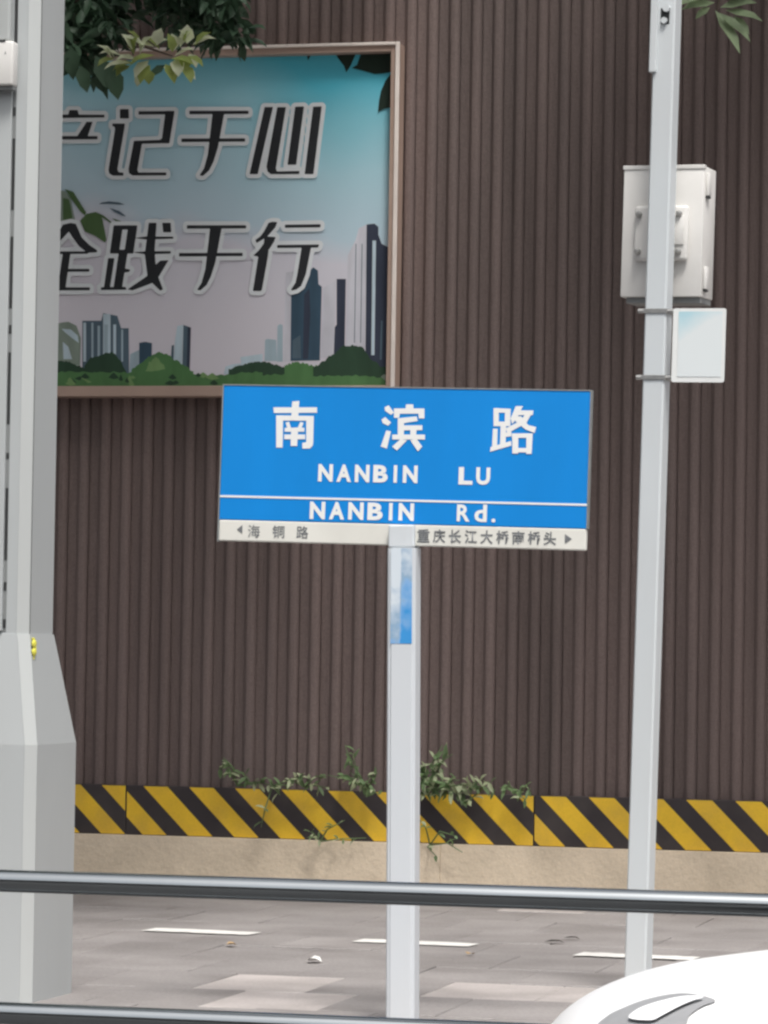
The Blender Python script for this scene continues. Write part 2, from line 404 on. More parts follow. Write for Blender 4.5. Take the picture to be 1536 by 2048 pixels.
# printed shapes (each a flat sheet a fraction of a millimetre above the last)
layer = [0]
def area2(P): return sum(P[i][0] * P[(i + 1) % len(P)][1] - P[(i + 1) % len(P)][0] * P[i][1] for i in range(len(P)))
def offset(P, d):
    s = 1 if area2(P) > 0 else -1
    out = []; n = len(P)
    for i in range(n):
        a, b, c = Vector(P[i - 1]), Vector(P[i]), Vector(P[(i + 1) % n])
        e1, e2 = (b - a).normalized(), (c - b).normalized()
        n1, n2 = Vector((e1.y, -e1.x)) * s, Vector((e2.y, -e2.x)) * s
        m = n1 + n2
        if m.length < 1e-4: m = n1
        m.normalize(); k = max(0.55, m.dot(n1))
        out.append(tuple(b + m * d / k))
    return out
def zoomed(P, z, ox, oy): return [(ox + p[0] / z, oy + p[1] / z) for p in P]
def to_print(P, dy):
    q = []
    for p in P:
        v = at_y(p[0], p[1], Y_PR); q.append((min(v.x, pr - .001), Y_PR - dy, min(max(v.z, pb + .001), pt - .001)))
    return q
def sheetpoly(b, P):
    layer[0] += 1
    b.poly(to_print(P, 0.0006 + layer[0] * 0.00006))
def pshape(name, P, m):
    b = MB(); sheetpoly(b, P); return b.build(name, m, bd, world=True)
def pm(name, c): return mat('print ' + name, c, 0.6, var=0.14, vscale=5, stretch=(2.5, 1, 0.6), spec=0.25)
P_LIL, P_NAV, P_SLATE, P_BLUE, P_PALE, P_MIST = pm('lilac', (.64, .64, .70)), pm('navy', (.045, .055, .085)), pm('slate', (.10, .15, .19)), pm('blue', (.05, .095, .14)), pm('pale blue', (.54, .66, .73)), pm('mist', (.39, .50, .56))
P_GRD, P_GRM, P_GRL, P_LEAF, P_LEAF2, P_SAGE = pm('dark green', (.035, .075, .045)), pm('mid green', (.095, .22, .085)), pm('light green', (.20, .34, .14)), pm('leaf', (.02, .035, .025)), pm('leaf green', (.085, .15, .06)), pm('sage', (.26, .32, .27))
ZR = (3.84, 460, 420); ZL = (4.042, 100, 560); ZB = (5.908, 120, 340); ZT = (2.844, 430, 0)
def city(name, z, P, m): pshape(name, zoomed(P, *z), m)
city('printed_tower', ZR, [(80, 1130), (250, 1105), (250, 1180), (90, 1195)], P_PALE)
city('printed_tower', ZR, [(265, 1160), (270, 1000), (285, 990), (355, 998), (360, 1160)], P_MIST)
city('printed_tower', ZR, [(360, 1165), (365, 890), (385, 876), (405, 885), (405, 1165)], P_MIST)
city('printed_tower', ZR, [(410, 1165), (430, 480), (500, 470), (465, 1165)], P_LIL)
city('printed_tower', ZR, [(465, 1160), (470, 650), (560, 520), (640, 440), (675, 465), (680, 570), (705, 590), (690, 1155)], P_BLUE)
city('printed_tower', ZR, [(560, 1145), (570, 650), (610, 600), (618, 800), (600, 1145)], P_NAV)
city('printed_tower', ZR, [(480, 1140), (482, 1000), (540, 960), (545, 1140)], P_SLATE)
city('printed_tower', ZR, [(695, 1140), (715, 600), (815, 540), (797, 1120)], P_LIL)
city('printed_tower', ZR, [(797, 1120), (805, 900), (820, 880), (820, 530), (890, 530), (880, 1100)], P_NAV)
city('printed_tower', ZR, [(888, 1050), (905, 350), (965, 230), (990, 140), (1050, 112), (1042, 1060)], P_LIL)
for xx in (965, 1012): city('printed_mullion', ZR, [(xx - 12, 1020), (xx, 260), (xx + 6, 260), (xx - 6, 1020)], P_SLATE)
city('printed_tower', ZR, [(1040, 1180), (1050, 112), (1110, 105), (1140, 130), (1140, 190), (1165, 260), (1240, 295), (1240, 1240), (1042, 1230)], P_NAV)
city('printed_mullion', ZR, [(1085, 1115), (1095, 235), (1122, 235), (1110, 1115)], P_PALE)
city('printed_mullion', ZR, [(1150, 1150), (1160, 850), (1172, 850), (1166, 1150)], P_SLATE)
city('printed_tower', ZL, [(262, 730), (262, 330), (415, 330), (430, 268), (545, 290), (575, 390), (637, 390), (640, 770)], P_SLATE)
for xa, xb, yt, m in ((270, 292, 345, P_PALE), (335, 352, 345, P_MIST), (385, 405, 370, P_MIST), (430, 490, 275, P_PALE), (440, 470, 360, P_MIST), (512, 535, 360, P_PALE), (577, 592, 400, P_MIST)):
    city('printed_mullion', ZL, [(xa, 660), (xa, yt), (xb, yt), (xb, 660)], m)
city('printed_tower', ZL, [(640, 760), (650, 600), (722, 565), (722, 760)], P_MIST)
city('printed_tower', ZL, [(722, 720), (722, 508), (770, 500), (825, 510), (822, 720)], P_BLUE)
city('printed_tower', ZL, [(975, 690), (985, 530), (1003, 525), (1000, 690)], P_SLATE)
city('printed_tower', ZL, [(995, 700), (1010, 500), (1030, 372), (1080, 363), (1070, 700)], P_PALE)
city('printed_tower', ZL, [(1070, 740), (1080, 363), (1140, 385), (1130, 745)], P_SLATE)
city('printed_tower', ZL, [(1105, 740), (1115, 378), (1140, 385), (1130, 745)], P_NAV)
city('printed_tower', ZL, [(1405, 760), (1420, 700), (1480, 680), (1600, 670), (1600, 760)], P_PALE)
city('printed_leaf', ZL, [(60, 350), (150, 338), (215, 370), (250, 470), (245, 690), (60, 700)], P_SAGE)
city('printed_leaf', ZL, [(95, 395), (170, 400), (225, 450), (235, 510), (180, 470), (130, 430)], P_PALE)
city('printed_leaf', ZL, [(110, 640), (105, 500), (150, 540), (180, 640)], P_PALE)
def blob(x0, x1, yb, hs, n=40, j=6):
    P = [(x0, yb)]
    for i in range(n + 1):
        t = i / n; f = t * (len(hs) - 1); a = int(min(f, len(hs) - 2)); u = f - a; u = u * u * (3 - 2 * u)
        P.append((x0 + (x1 - x0) * t, hs[a] * (1 - u) + hs[a + 1] * u + random.uniform(-j, j)))
    P.append((x1, yb)); return P
city('printed_bush', ZL, blob(60, 300, 860, [650, 660, 690, 720]), P_GRD)
city('printed_bush', ZL, blob(280, 620, 860, [690, 625, 615, 592, 585, 640, 740]), P_GRD)
city('printed_bush', ZL, blob(660, 1160, 870, [720, 680, 620, 585, 600, 650, 690, 740]), P_GRM)
city('printed_bush', ZL, blob(760, 960, 860, [760, 660, 620, 680, 780], j=9), P_GRL)
city('printed_hill', ZR, blob(-10, 460, 1300, [1225, 1190, 1170, 1165, 1190, 1230]), P_GRD)
city('printed_hill', ZR, blob(420, 720, 1300, [1190, 1170, 1180, 1200, 1190], j=10), P_GRM)
city('printed_hill', ZR, blob(640, 1240, 1345, [1210, 1165, 1110, 1050, 1040, 1055, 1150, 1200, 1230], j=8), P_GRD)
GY = blob(40, 1720, 885, [745, 740, 750, 745, 750, 740, 720, 760, 775, 770, 750, 740], 60, 8)
city('printed_lawn', ZL, GY, P_GRM)
city('printed_lawn', ZR, blob(-120, 1240, 1350, [1275, 1270, 1262, 1275, 1270, 1290], 50, 8), P_GRM)
for i in range(26):
    gx = random.uniform(110, 1350); gy = random.uniform(770, 850); hh = random.uniform(12, 45); ww = random.uniform(14, 60)
    city('printed_grass', ZL, [(gx - ww, gy), (gx - ww * .5, gy - hh * .6), (gx, gy - hh), (gx + ww * .6, gy - hh * .4), (gx + ww, gy + 4), (gx, gy + 14)], random.choice((P_GRL, P_GRM, P_GRD)))
city('printed_flower', ZR, [(1160, 1280), (1185, 1262), (1215, 1270), (1218, 1300), (1195, 1312)], P_SAGE)
city('printed_leaf', ZT, [(690, 300), (800, 300), (775, 370), (748, 412), (735, 375), (700, 330)], P_LEAF)
city('printed_leaf', ZT, [(830, 298), (1030, 298), (1022, 408), (960, 418), (910, 422), (840, 402), (780, 388), (810, 370)], P_LEAF)
city('printed_leaf', ZT, [(1018, 405), (1020, 610), (960, 620), (928, 638), (935, 570), (945, 520), (970, 460)], P_LEAF)
city('printed_leaf', ZT, [(525, 302), (580, 302), (545, 318), (530, 345)], P_LEAF)
city('printed_leaf', ZB, [(-60, 240), (60, 250), (130, 330), (150, 440), (190, 640), (130, 720), (-60, 780)], P_SAGE)
city('printed_leaf', ZB, [(40, 330), (110, 350), (130, 440), (150, 560), (120, 700), (40, 740)], P_LEAF2)
city('printed_stem', ZB, [(60, 225), (160, 260), (310, 500), (300, 540), (240, 490), (150, 360)], P_LEAF2)
city('printed_leaf', ZB, [(462, 405), (500, 385), (580, 372), (700, 385), (770, 412), (690, 410), (570, 402)], P_SLATE)
city('printed_leaf', ZB, [(590, 450), (700, 485), (785, 548), (740, 542), (650, 500)], P_SLATE)
# slogan characters
def sdf(strokes, X, Y):
    D = np.full(X.shape, 1e9)
    for P in strokes:
        dist = np.full(X.shape, 1e9); inside = np.zeros(X.shape, bool)
        for (ax, ay), (bx, by) in zip(P, P[1:] + P[:1]):
            ex, ey = bx - ax, by - ay
            t = np.clip(((X - ax) * ex + (Y - ay) * ey) / (ex * ex + ey * ey + 1e-12), 0, 1)
            dist = np.minimum(dist, np.hypot(X - ax - t * ex, Y - ay - t * ey))
            if ay != by:
                inside ^= ((ay > Y) != (by > Y)) & (X < (bx - ax) * (Y - ay) / (by - ay) + ax)
        D = np.minimum(D, np.where(inside, -dist, dist))
    return D
def contour(strokes, grow, step, dy):
    """the union of the strokes, widened by grow, as one flat sheet without overlaps"""
    xs = [p[0] for P in strokes for p in P]; ys = [p[1] for P in strokes for p in P]
    m_ = grow + 3 * step
    gx = np.arange(min(xs) - m_, max(xs) + m_, step); gy = np.arange(min(ys) - m_, max(ys) + m_, step)
    X, Y = np.meshgrid(gx, gy); D = sdf(strokes, X, Y) - grow
    cache, V, F = {}, [], []
    def vert(k, p):
        if k not in cache: cache[k] = len(V); V.append(p)
        return cache[k]
    def corner(i, j): return vert((i, j), (gx[i], gy[j]))
    def cross(a, c):
        k = (a, c) if a < c else (c, a)
        (i0, j0), (i1, j1) = k; d0, d1 = D[j0, i0], D[j1, i1]; t = d0 / (d0 - d1)
        return vert(k, (gx[i0] + t * (gx[i1] - gx[i0]), gy[j0] + t * (gy[j1] - gy[j0])))
    for j in range(len(gy) - 1):
        i = 0
        while i < len(gx) - 1:
            c = ((i, j), (i + 1, j), (i + 1, j + 1), (i, j + 1)); ins = [D[q[1], q[0]] < 0 for q in c]
            if any(ins):
                f = []
                for k in range(4):
                    if ins[k]: f.append(corner(*c[k]))
                    if ins[k] != ins[(k + 1) % 4]: f.append(cross(c[k], c[(k + 1) % 4]))
                if len(f) > 2: F.append(f)
            i += 1
    me = bpy.data.meshes.new('character'); me.from_pydata([tuple(v) for v in to_print(V, dy)], [], F); me.update()
    return me
def character(zs, strokes, grow=8.5):
    strokes = [zoomed(P, *zs) for P in strokes]
    dy = 0.0006 + layer[0] * 0.00006
    c = link('character', contour(strokes, 0.4, 1.6, dy + .0008), M_INK, bd, world=True)
    link('outline', contour(strokes, grow, 2.4, dy + .0003), M_HALO, c, world=True)
    layer[0] += 1
Z1 = (2.844, 0, 0)
character(Z1, [[(398, 628), (443, 628), (448, 650), (392, 652)], [(300, 653), (595, 655), (595, 668), (300, 672)],
               [(495, 695), (527, 695), (500, 775), (440, 780)], [(300, 776), (556, 776), (556, 792), (300, 794)], [(300, 776), (330, 776), (290, 900), (262, 960), (250, 950)]])
ZJ = (6.4, 200, 190)
character(ZJ, [[(262, 185), (370, 185), (372, 300), (262, 300)],
               [(165, 370), (322, 370), (312, 440), (225, 950), (240, 992), (302, 998), (302, 1032), (170, 1032), (125, 1005), (115, 960), (200, 440), (192, 405), (165, 400)],
               [(500, 212), (850, 210), (845, 248), (500, 252)], [(845, 208), (955, 208), (950, 250), (890, 618), (790, 618), (770, 580), (800, 560)],
               [(440, 592), (775, 580), (790, 618), (440, 626)], [(440, 592), (540, 620), (480, 960), (495, 1000), (495, 1030), (420, 1030), (378, 1000), (372, 950)],
               [(490, 996), (850, 996), (850, 1028), (490, 1030)]])
def yu(dx, dy):
    character(Z1, [[(1080 + dx, 632 + dy), (1415 + dx, 632 + dy), (1415 + dx, 648 + dy), (1080 + dx, 650 + dy)],
                   [(1035 + dx, 790 + dy), (1395 + dx, 789 + dy), (1395 + dx, 805 + dy), (1035 + dx, 808 + dy)],
                   [(1212 + dx, 646 + dy), (1276 + dx, 646 + dy), (1240 + dx, 840 + dy), (1215 + dx, 920 + dy), (1190 + dx, 970 + dy), (1156 + dx, 1000 + dy), (1138 + dx, 998 + dy), (1163 + dx, 960 + dy), (1185 + dx, 880 + dy)]])
yu(0, 0); yu(-14, 651)
ZX = (7.68, 480, 190)
character(ZX, [[(385, 190), (508, 190), (275, 1215), (155, 1215)],
               [(580, 192), (708, 192), (552, 1130), (570, 1180), (570, 1215), (480, 1217), (430, 1175), (415, 1100)],
               [(560, 1178), (915, 1172), (912, 1214), (560, 1217)], [(855, 185), (985, 180), (865, 1070), (737, 1072)], [(1130, 185), (1257, 180), (1130, 1215), (1000, 1215)]])
character(ZB, [[(40, 650), (130, 630), (190, 640), (260, 800), (350, 890), (440, 950), (440, 972), (330, 978), (230, 900), (150, 790), (110, 725), (40, 800), (-80, 930), (-100, 900)],
               [(-80, 965), (335, 965), (330, 990), (-80, 992)], [(40, 990), (125, 990), (68, 1390), (-20, 1390)],
               [(80, 1172), (350, 1172), (350, 1200), (80, 1202)], [(-90, 1390), (355, 1390), (355, 1420), (-90, 1422)]])
character(ZB, [[(640, 658), (915, 658), (912, 702), (633, 704)], [(635, 698), (740, 698), (703, 955), (600, 955)], [(808, 698), (912, 698), (872, 955), (770, 955)], [(600, 946), (875, 946), (868, 986), (598, 986)],
               [(700, 984), (800, 984), (735, 1392), (640, 1392)], [(575, 1045), (645, 1045), (592, 1392), (525, 1392)], [(755, 1165), (832, 1180), (820, 1204), (755, 1212)],
               [(490, 1388), (775, 1385), (790, 1414), (490, 1418)],
               [(1055, 628), (1143, 628), (1120, 950), (1130, 1100), (1165, 1270), (1218, 1410), (1190, 1425), (1090, 1330), (1040, 1250), (1008, 1000)],
               [(905, 805), (1015, 790), (1340, 792), (1340, 812), (1015, 820)], [(880, 975), (1010, 965), (1310, 962), (1310, 987), (1010, 995)],
               [(1215, 628), (1310, 628), (1316, 735), (1225, 735)], [(1190, 1075), (1282, 1070), (1170, 1260), (1080, 1340), (860, 1422), (808, 1410), (1030, 1260), (1130, 1130)]])
ZH = (8.533, 490, 430)
character(ZH, [[(410, 140), (470, 122), (553, 125), (520, 210), (390, 360), (300, 420), (205, 475), (188, 430), (270, 370), (330, 290)],
               [(340, 370), (525, 382), (500, 450), (420, 580), (230, 712), (155, 690), (250, 600), (330, 490)],
               [(255, 590), (408, 570), (392, 720), (290, 1280), (270, 1297), (143, 1297), (235, 720)],
               [(690, 172), (1295, 163), (1288, 210), (690, 218)], [(557, 518), (1268, 508), (1250, 555), (557, 563)],
               [(975, 556), (1128, 556), (1040, 1010), (960, 1210), (880, 1270), (802, 1290), (795, 1272), (870, 1160), (900, 1020)]])
# the printed leaf that lies over the slogan's lower line
city('printed_leaf', ZB, [(242, 600), (320, 520), (430, 498), (500, 560), (530, 700), (552, 830), (535, 858), (420, 780), (300, 730)], P_LEAF2)
city('printed_stem', ZB, [(620, 570), (740, 610), (830, 650), (660, 668), (480, 545), (440, 505), (520, 540), (640, 640), (700, 640)], P_LEAF2)

# ------------------------------------------------------------------ street name sign
YS = at_depth(806, 930, 12.0).y
TL, TR, BL, BR = (at_y(*p, YS) for p in ((442, 768), (1184, 780), (438, 1083), (1173, 1103)))
SW = ((TR - TL).length + (BR - BL).length) / 2; SH = ((BL - TL).length + (BR - TR).length) / 2
SCN = (TL + TR + BL + BR) / 4
SANG = (math.atan2((TR - TL).z, (TR - TL).x) + math.atan2((BR - BL).z, (BR - BL).x)) / 2
base = at_y(803, 2041, YS)
sign = empty('street_name_sign', (base.x, YS, 0), 'blue street name sign on a white post in front of the ribbed wall', 'street sign')
SMX = Matrix.Translation(SCN) @ Matrix.Rotation(-SANG, 4, 'Y')
SMI = SMX.inverted()
def sl(px, py):
    v = SMI @ at_y(px, py, YS); return v.x, v.z
def spart(mb, name, m, parent=None, sm=None):
    o = mb.build(name, m, parent or sign, sm)
    o.matrix_parent_inverse = pmat(parent or sign).inverted()
    o.matrix_basis = SMX if parent is None else pmat(parent)
    return o
zdiv = -SH / 2 + (sl(700, 1083)[1] - sl(700, 1046)[1]) * -1
zdiv = sl(640, 1044)[1]
panel = spart(MB().box(-SW / 2 + .004, SW / 2 - .004, 0.0, 0.03, zdiv, SH / 2 - .004, .002), 'sign_panel', M_BLUE)
spart(MB().box(-SW / 2 + .004, SW / 2 - .004, 0.0, 0.03, -SH / 2 + .003, zdiv - .0005, .004), 'direction_strip', M_SIGNW)
spart(MB().box(-SW / 2, -SW / 2 + .0038, -.002, 0.032, -SH / 2, SH / 2).box(SW / 2 - .0038, SW / 2, -.002, .032, zdiv, SH / 2).box(-SW / 2 + .0039, SW / 2 - .0039, -.002, .032, SH / 2 - .0038, SH / 2), 'sign_rim', M_SIGNE)
zl = sl(640, 997)[1]
spart(MB().box(-SW / 2 + .004, SW / 2 - .004, -.0015, -.0003, zl - .0035, zl + .0035), 'divider_line', M_SIGNT)
def text_mesh(s, off):
    cu_ = bpy.data.curves.new('t', 'FONT'); cu_.body = s; cu_.size = 1.0; cu_.offset = off; cu_.extrude = 0.0; cu_.resolution_u = 3; cu_.fill_mode = 'FRONT'
    o = bpy.data.objects.new('t', cu_); COL.objects.link(o)
    dg = bpy.context.evaluated_depsgraph_get(); dg.update()
    me = bpy.data.meshes.new_from_object(o.evaluated_get(dg))
    bpy.data.objects.remove(o); bpy.data.curves.remove(cu_)
    return me
def letter(s, x0, y0, x1, y1, m, name='letter', off=0.02, dy=-0.0015):
    """one character fitted to the pixel rectangle, standing on the sign's face"""
    me = text_mesh(s, off)
    a = sl((x0 + x1) / 2, y0); c = sl((x0 + x1) / 2, y1); l = sl(x0, (y0 + y1) / 2); r = sl(x1, (y0 + y1) / 2)
    X0, X1, Z0, Z1_ = l[0], r[0], c[1], a[1]
    xs = [v.co.x for v in me.vertices]; ys = [v.co.y for v in me.vertices]
    if not xs: return
    bx0, bx1, by0, by1 = min(xs), max(xs), min(ys), max(ys)
    for v in me.vertices:
        v.co = Vector((X0 + (v.co.x - bx0) / (bx1 - bx0) * (X1 - X0), dy, Z0 + (v.co.y - by0) / (by1 - by0) * (Z1_ - Z0)))
    me.name = name; me.materials.clear(); me.materials.append(m)
    o = link(name, me, None, sign); o.matrix_parent_inverse = pmat(sign).inverted(); o.matrix_basis = SMX
    return o
def stroke_char(zs, strokes):
    b_ = MB()
    for i, P in enumerate(strokes):
        q = [sl(*p) for p in zoomed(P, *zs)]
        b_.poly([(p[0], -.0012 - i * .00006, p[1]) for p in q])
    spart(b_, 'character', M_SIGNT)
stroke_char((4.655, 530, 790), [[(78, 115), (485, 115), (485, 165), (85, 168)], [(255, 60), (320, 55), (312, 200), (245, 200)], [(105, 190), (170, 190), (165, 490), (105, 490)],
    [(105, 190), (455, 195), (455, 240), (105, 237)], [(385, 195), (455, 195), (450, 440), (445, 470), (420, 498), (350, 500), (347, 445), (385, 440)],
    [(192, 258), (225, 248), (245, 312), (212, 318)], [(330, 250), (362, 260), (335, 318), (302, 312)], [(185, 305), (368, 305), (368, 342), (182, 342)], [(180, 368), (375, 368), (375, 412), (180, 412)],
    [(245, 305), (312, 302), (300, 475), (240, 475)]])
ZSG = (4.267, 740, 790)
stroke_char(ZSG, [[(125, 105), (160, 88), (205, 150), (180, 170), (130, 135)], [(98, 210), (130, 188), (182, 235), (155, 262), (110, 240)], [(140, 302), (180, 310), (145, 458), (92, 440)],
    [(205, 115), (465, 115), (465, 200), (418, 200), (414, 160), (255, 160), (250, 195), (205, 195)], [(308, 80), (370, 80), (372, 120), (305, 120)], [(238, 198), (292, 198), (290, 380), (238, 380)],
    [(250, 198), (400, 182), (408, 222), (290, 240)], [(285, 260), (447, 258), (447, 300), (285, 302)], [(345, 295), (398, 295), (395, 345), (345, 345)], [(190, 338), (470, 338), (470, 380), (190, 380)],
    [(260, 378), (318, 385), (230, 475), (190, 440)], [(345, 385), (400, 376), (447, 440), (410, 482)]])
stroke_char(ZSG, [[(1055, 112), (1200, 118), (1198, 152), (1055, 150)], [(1055, 112), (1100, 112), (1100, 265), (1055, 265)], [(1153, 118), (1202, 118), (1196, 265), (1150, 265)], [(1055, 226), (1200, 228), (1198, 266), (1055, 266)],
    [(1115, 260), (1163, 262), (1158, 430), (1110, 430)], [(1050, 288), (1090, 288), (1085, 452), (1042, 452)], [(1155, 322), (1208, 312), (1208, 352), (1155, 358)], [(1030, 444), (1205, 392), (1208, 432), (1025, 485)],
    [(1245, 95), (1306, 95), (1262, 188), (1215, 248), (1200, 200)], [(1272, 132), (1395, 132), (1390, 172), (1258, 172)], [(1346, 134), (1395, 134), (1335, 240), (1172, 328), (1160, 285), (1285, 220)],
    [(1248, 185), (1290, 182), (1350, 255), (1420, 275), (1404, 325), (1325, 292), (1240, 222)], [(1212, 328), (1390, 328), (1386, 366), (1212, 366)], [(1215, 330), (1268, 330), (1265, 500), (1215, 500)],
    [(1336, 330), (1390, 330), (1380, 503), (1334, 503)], [(1215, 452), (1384, 452), (1380, 490), (1215, 490)]])
def word(s, x0, x1, y0, y1, sl_deg, m, wts, off=0.042):
    tot = sum(wts); x = x0
    for ch, wt in zip(s, wts):
        wpx = (x1 - x0) * wt / tot
        if ch != ' ':
            sh = (x + wpx / 2 - x0) * math.tan(R(sl_deg))
            nar = 0.30 if ch == 'I' else 0.80
            c = x + wpx / 2
            letter(ch, c - wpx * nar / 2, y0 + sh, c + wpx * nar / 2, y1 + sh, m, 'letter', off)
        x += wpx
word('NANBIN', 633, 839, 928, 963, 0.9, M_SIGNT, (1, 1, 1, 1, .62, 1))
word('LU', 914, 984, 934, 969, 0.9, M_SIGNT, (1, 1))
word('NANBIN', 616, 832, 1003, 1038, 1.0, M_SIGNT, (1, 1, 1, 1, .62, 1))
letter('R', 914, 1009, 940, 1043, M_SIGNT, 'letter', .028); letter('d', 949, 1009, 974, 1044, M_SIGNT, 'letter', .028); letter('.', 983, 1037, 991, 1045, M_SIGNT, 'letter', .02)
for s, x in (('海', 508), ('铜', 557), ('路', 605)):
    letter(s, x - 12, 1050 + (x - 508) * .022, x + 12, 1075 + (x - 508) * .022, M_GREYT, 'small_character', 0.0 if s == '海' else 0.010)
for i, s in enumerate('重庆长江大桥南桥头'):
    x = 847 + i * 31.6
    letter(s, x - 12.5, 1058 + (x - 847) * .022, x + 12.5, 1085 + (x - 847) * .022, M_GREYT, 'small_character', 0.018)
def arrow(P):
    q = [sl(*p) for p in P]
    spart(MB().poly([(p[0], -.0015, p[1]) for p in q]), 'arrow', M_GREYT)
arrow([(474, 1059), (485, 1050), (485, 1067)]); arrow([(1144, 1078), (1130, 1068), (1130, 1087)])
# post: rectangular tube with rounded lips, leaning a touch, its cheek clasping the strip
tb = at_y(803, 2041, YS); tt = at_y(806.5, 1050, YS)
plean = math.atan2(tt.x - tb.x, tt.z - tb.z)
PMX = Matrix.Translation((tb.x, YS + 0.015, tb.z)) @ Matrix.Rotation(plean, 4, 'Y')
PH = (tt - tb).length
pw = 58 / 600 / 2
def ppart(mb, name, m, sm=None):
    o = mb.build(name, m, sign, sm); o.matrix_parent_inverse = pmat(sign).inverted(); o.matrix_basis = PMX; return o
fp = [(-pw, -.035), (-pw + .006, -.043), (-pw + .013, -.043), (-pw + .017, -.049), (pw - .012, -.049), (pw - .008, -.043), (pw - .005, -.043), (pw, -.035),
      (pw, .035), (pw - .008, .043), (-pw + .008, .043), (-pw, .035)]
ztop = PH - (1095 - 1050) / 600
bm_ = MB().prism(fp, -0.03, ztop - .002)
ppart(bm_, 'post', M_POST, 30)
ppart(MB().box(-pw + .004, pw - .004, -.046, -.0215, ztop - .0015, PH, .006, 3), 'clamp_cheek', mat('post cap paint', (.66, .70, .73), .5, var=.06, vscale=8))
ppart(MB().box(-pw + .004, pw - .004, .0185, .045, ztop - .0015, PH + .25, .006, 3), 'clamp_cheek', M_POST)
# faded blue wrap on the upper post
def wrap_mat():
    m = mat('faded blue wrap', (.2, .4, .7), .6, spec=.25)
    t = m.node_tree; p = t.nodes['Principled BSDF']
    tc = t.nodes.new('ShaderNodeTexCoord'); n = t.nodes.new('ShaderNodeTexNoise'); n.inputs['Scale'].default_value = 22; n.inputs['Detail'].default_value = 2
    t.links.new(tc.outputs['Object'], n.inputs['Vector'])
    sp = t.nodes.new('ShaderNodeSeparateXYZ'); t.links.new(tc.outputs['Object'], sp.inputs[0])
    z = t.nodes.new('ShaderNodeMapRange'); z.inputs[1].default_value = ztop - .32; z.inputs[2].default_value = ztop; z.inputs[3].default_value = .48; z.inputs[4].default_value = -.28
    t.links.new(sp.outputs[2], z.inputs[0])
    x = t.nodes.new('ShaderNodeMapRange'); x.inputs[1].default_value = -.004; x.inputs[2].default_value = .004; x.inputs[3].default_value = -.32; x.inputs[4].default_value = .12
    t.links.new(sp.outputs[0], x.inputs[0])
    a = t.nodes.new('ShaderNodeMath'); t.links.new(z.outputs[0], a.inputs[0]); t.links.new(x.outputs[0], a.inputs[1])
    a2 = t.nodes.new('ShaderNodeMath'); a2.operation = 'MULTIPLY_ADD'; a2.inputs[1].default_value = .85; t.links.new(n.outputs['Fac'], a2.inputs[0]); t.links.new(a.outputs[0], a2.inputs[2])
    rp = t.nodes.new('ShaderNodeValToRGB'); e = rp.color_ramp.elements
    e[0].position = .15; e[0].color = (.66, .73, .79, 1); e[1].position = .95; e[1].color = (.05, .30, .68, 1)
    q = e.new(.5); q.color = (.28, .42, .58, 1); q2 = e.new(.62); q2.color = (.24, .44, .72, 1)
    t.links.new(a2.outputs[0], rp.inputs[0]); t.links.new(rp.outputs[0], p.inputs['Base Color']); return m
ppart(MB().box(-pw + .0145, pw - .0095, -.0502, -.0492, ztop - (1287 - 1095) / 600, ztop - .004), 'faded_wrap', wrap_mat())

# ------------------------------------------------------------------ leaning square pole on the right
PD = 13.15
pg = at_depth(1275, 1985, PD); pg.z = 0
PRZ = R(-8)
pole = empty('sign_pole', pg, 'pale grey square pole leaning right beside the blue sign', 'pole', rz=PRZ)
ptop = at_depth(1343, 0, PD); pbot = at_depth(1275, 1960, PD)
lean = (ptop - pbot); lx = lean.dot(r0) / lean.z
pole.rotation_euler = (0, math.atan(lx), PRZ)
hw = 0.041
pole_m = MB()
pole_m.prism([(-hw, -hw + .006), (-hw + .006, -hw), (hw - .006, -hw), (hw, -hw + .006), (hw, hw - .006), (hw - .006, hw), (-hw + .006, hw), (-hw, hw - .006)], -.02, 5.6)
pole_m.build('pole_tube', M_POLE, pole, 30)
bolt = MB().lathe([(0, 0), (.012, 0), (.012, .012), (.006, .022), (0, .022)], (0, 0, 0), 'z', 8).mesh('bolt', 1e-5); bolt.materials.append(M_STEEL)
def pole_z(py): return (at_depth(1300, py, PD).z)
# cover plate on the upper left edge of the pole, and the bolted opening
MB().box(-hw - .010, -hw + .018, -hw - .012, -hw + .03, pole_z(138), pole_z(-140), .004).build('cover_plate', M_POLE, pole)
z0_, z1_ = pole_z(40), pole_z(8)
MB().box(-.014, .020, -hw - .0015, -hw - .0003, z0_, z1_).build('access_hole', M_SLOT, pole)
MB().tube([(0.002, -hw - .002, z0_ + .012), (0.002, -hw - .014, z0_ + .012)], .012, 8).tube([(0.01, -hw - .002, z1_ - .002), (0.01, -hw - .016, z1_ - .002)], .014, 8).build('hole_bolt', M_POLE, pole, 30)
# cabinet mounted behind the pole
cabz0, cabz1 = at_depth(1330, 594, PD + .2).z, at_depth(1330, 331, PD + .2).z
ps = R(0)
def pole_x(px, py, d=0.0):
    """distance across the pole from its axis, for a picture x at this height"""
    a = at_depth(px, py, PD + d); zz = a.z
    axis = pg + Vector((math.cos(PRZ) * math.tan(pole.rotation_euler[1]), math.sin(PRZ) * math.tan(pole.rotation_euler[1]), 0)) * zz
    return (a - axis).dot(r0)
def cab_x(px): return (pole_x(px, 460, .115) - .371 * .115) / .93
cx0, cx1 = cab_x(1249), cab_x(1407)
PMAT = pmat(pole)
cab = empty('equipment_cabinet', PMAT @ Vector((0, .12, cabz0)), 'cream steel equipment box bolted behind the leaning pole', 'cabinet', rz=PRZ, ry=pole.rotation_euler[1])
cy0 = -.005; CH = cabz1 - cabz0; CDP = 0.155
MB().box(cx0, cx1, cy0, cy0 + CDP, 0, CH, .006, 2).build('cabinet_body', M_CAB, cab, 40)
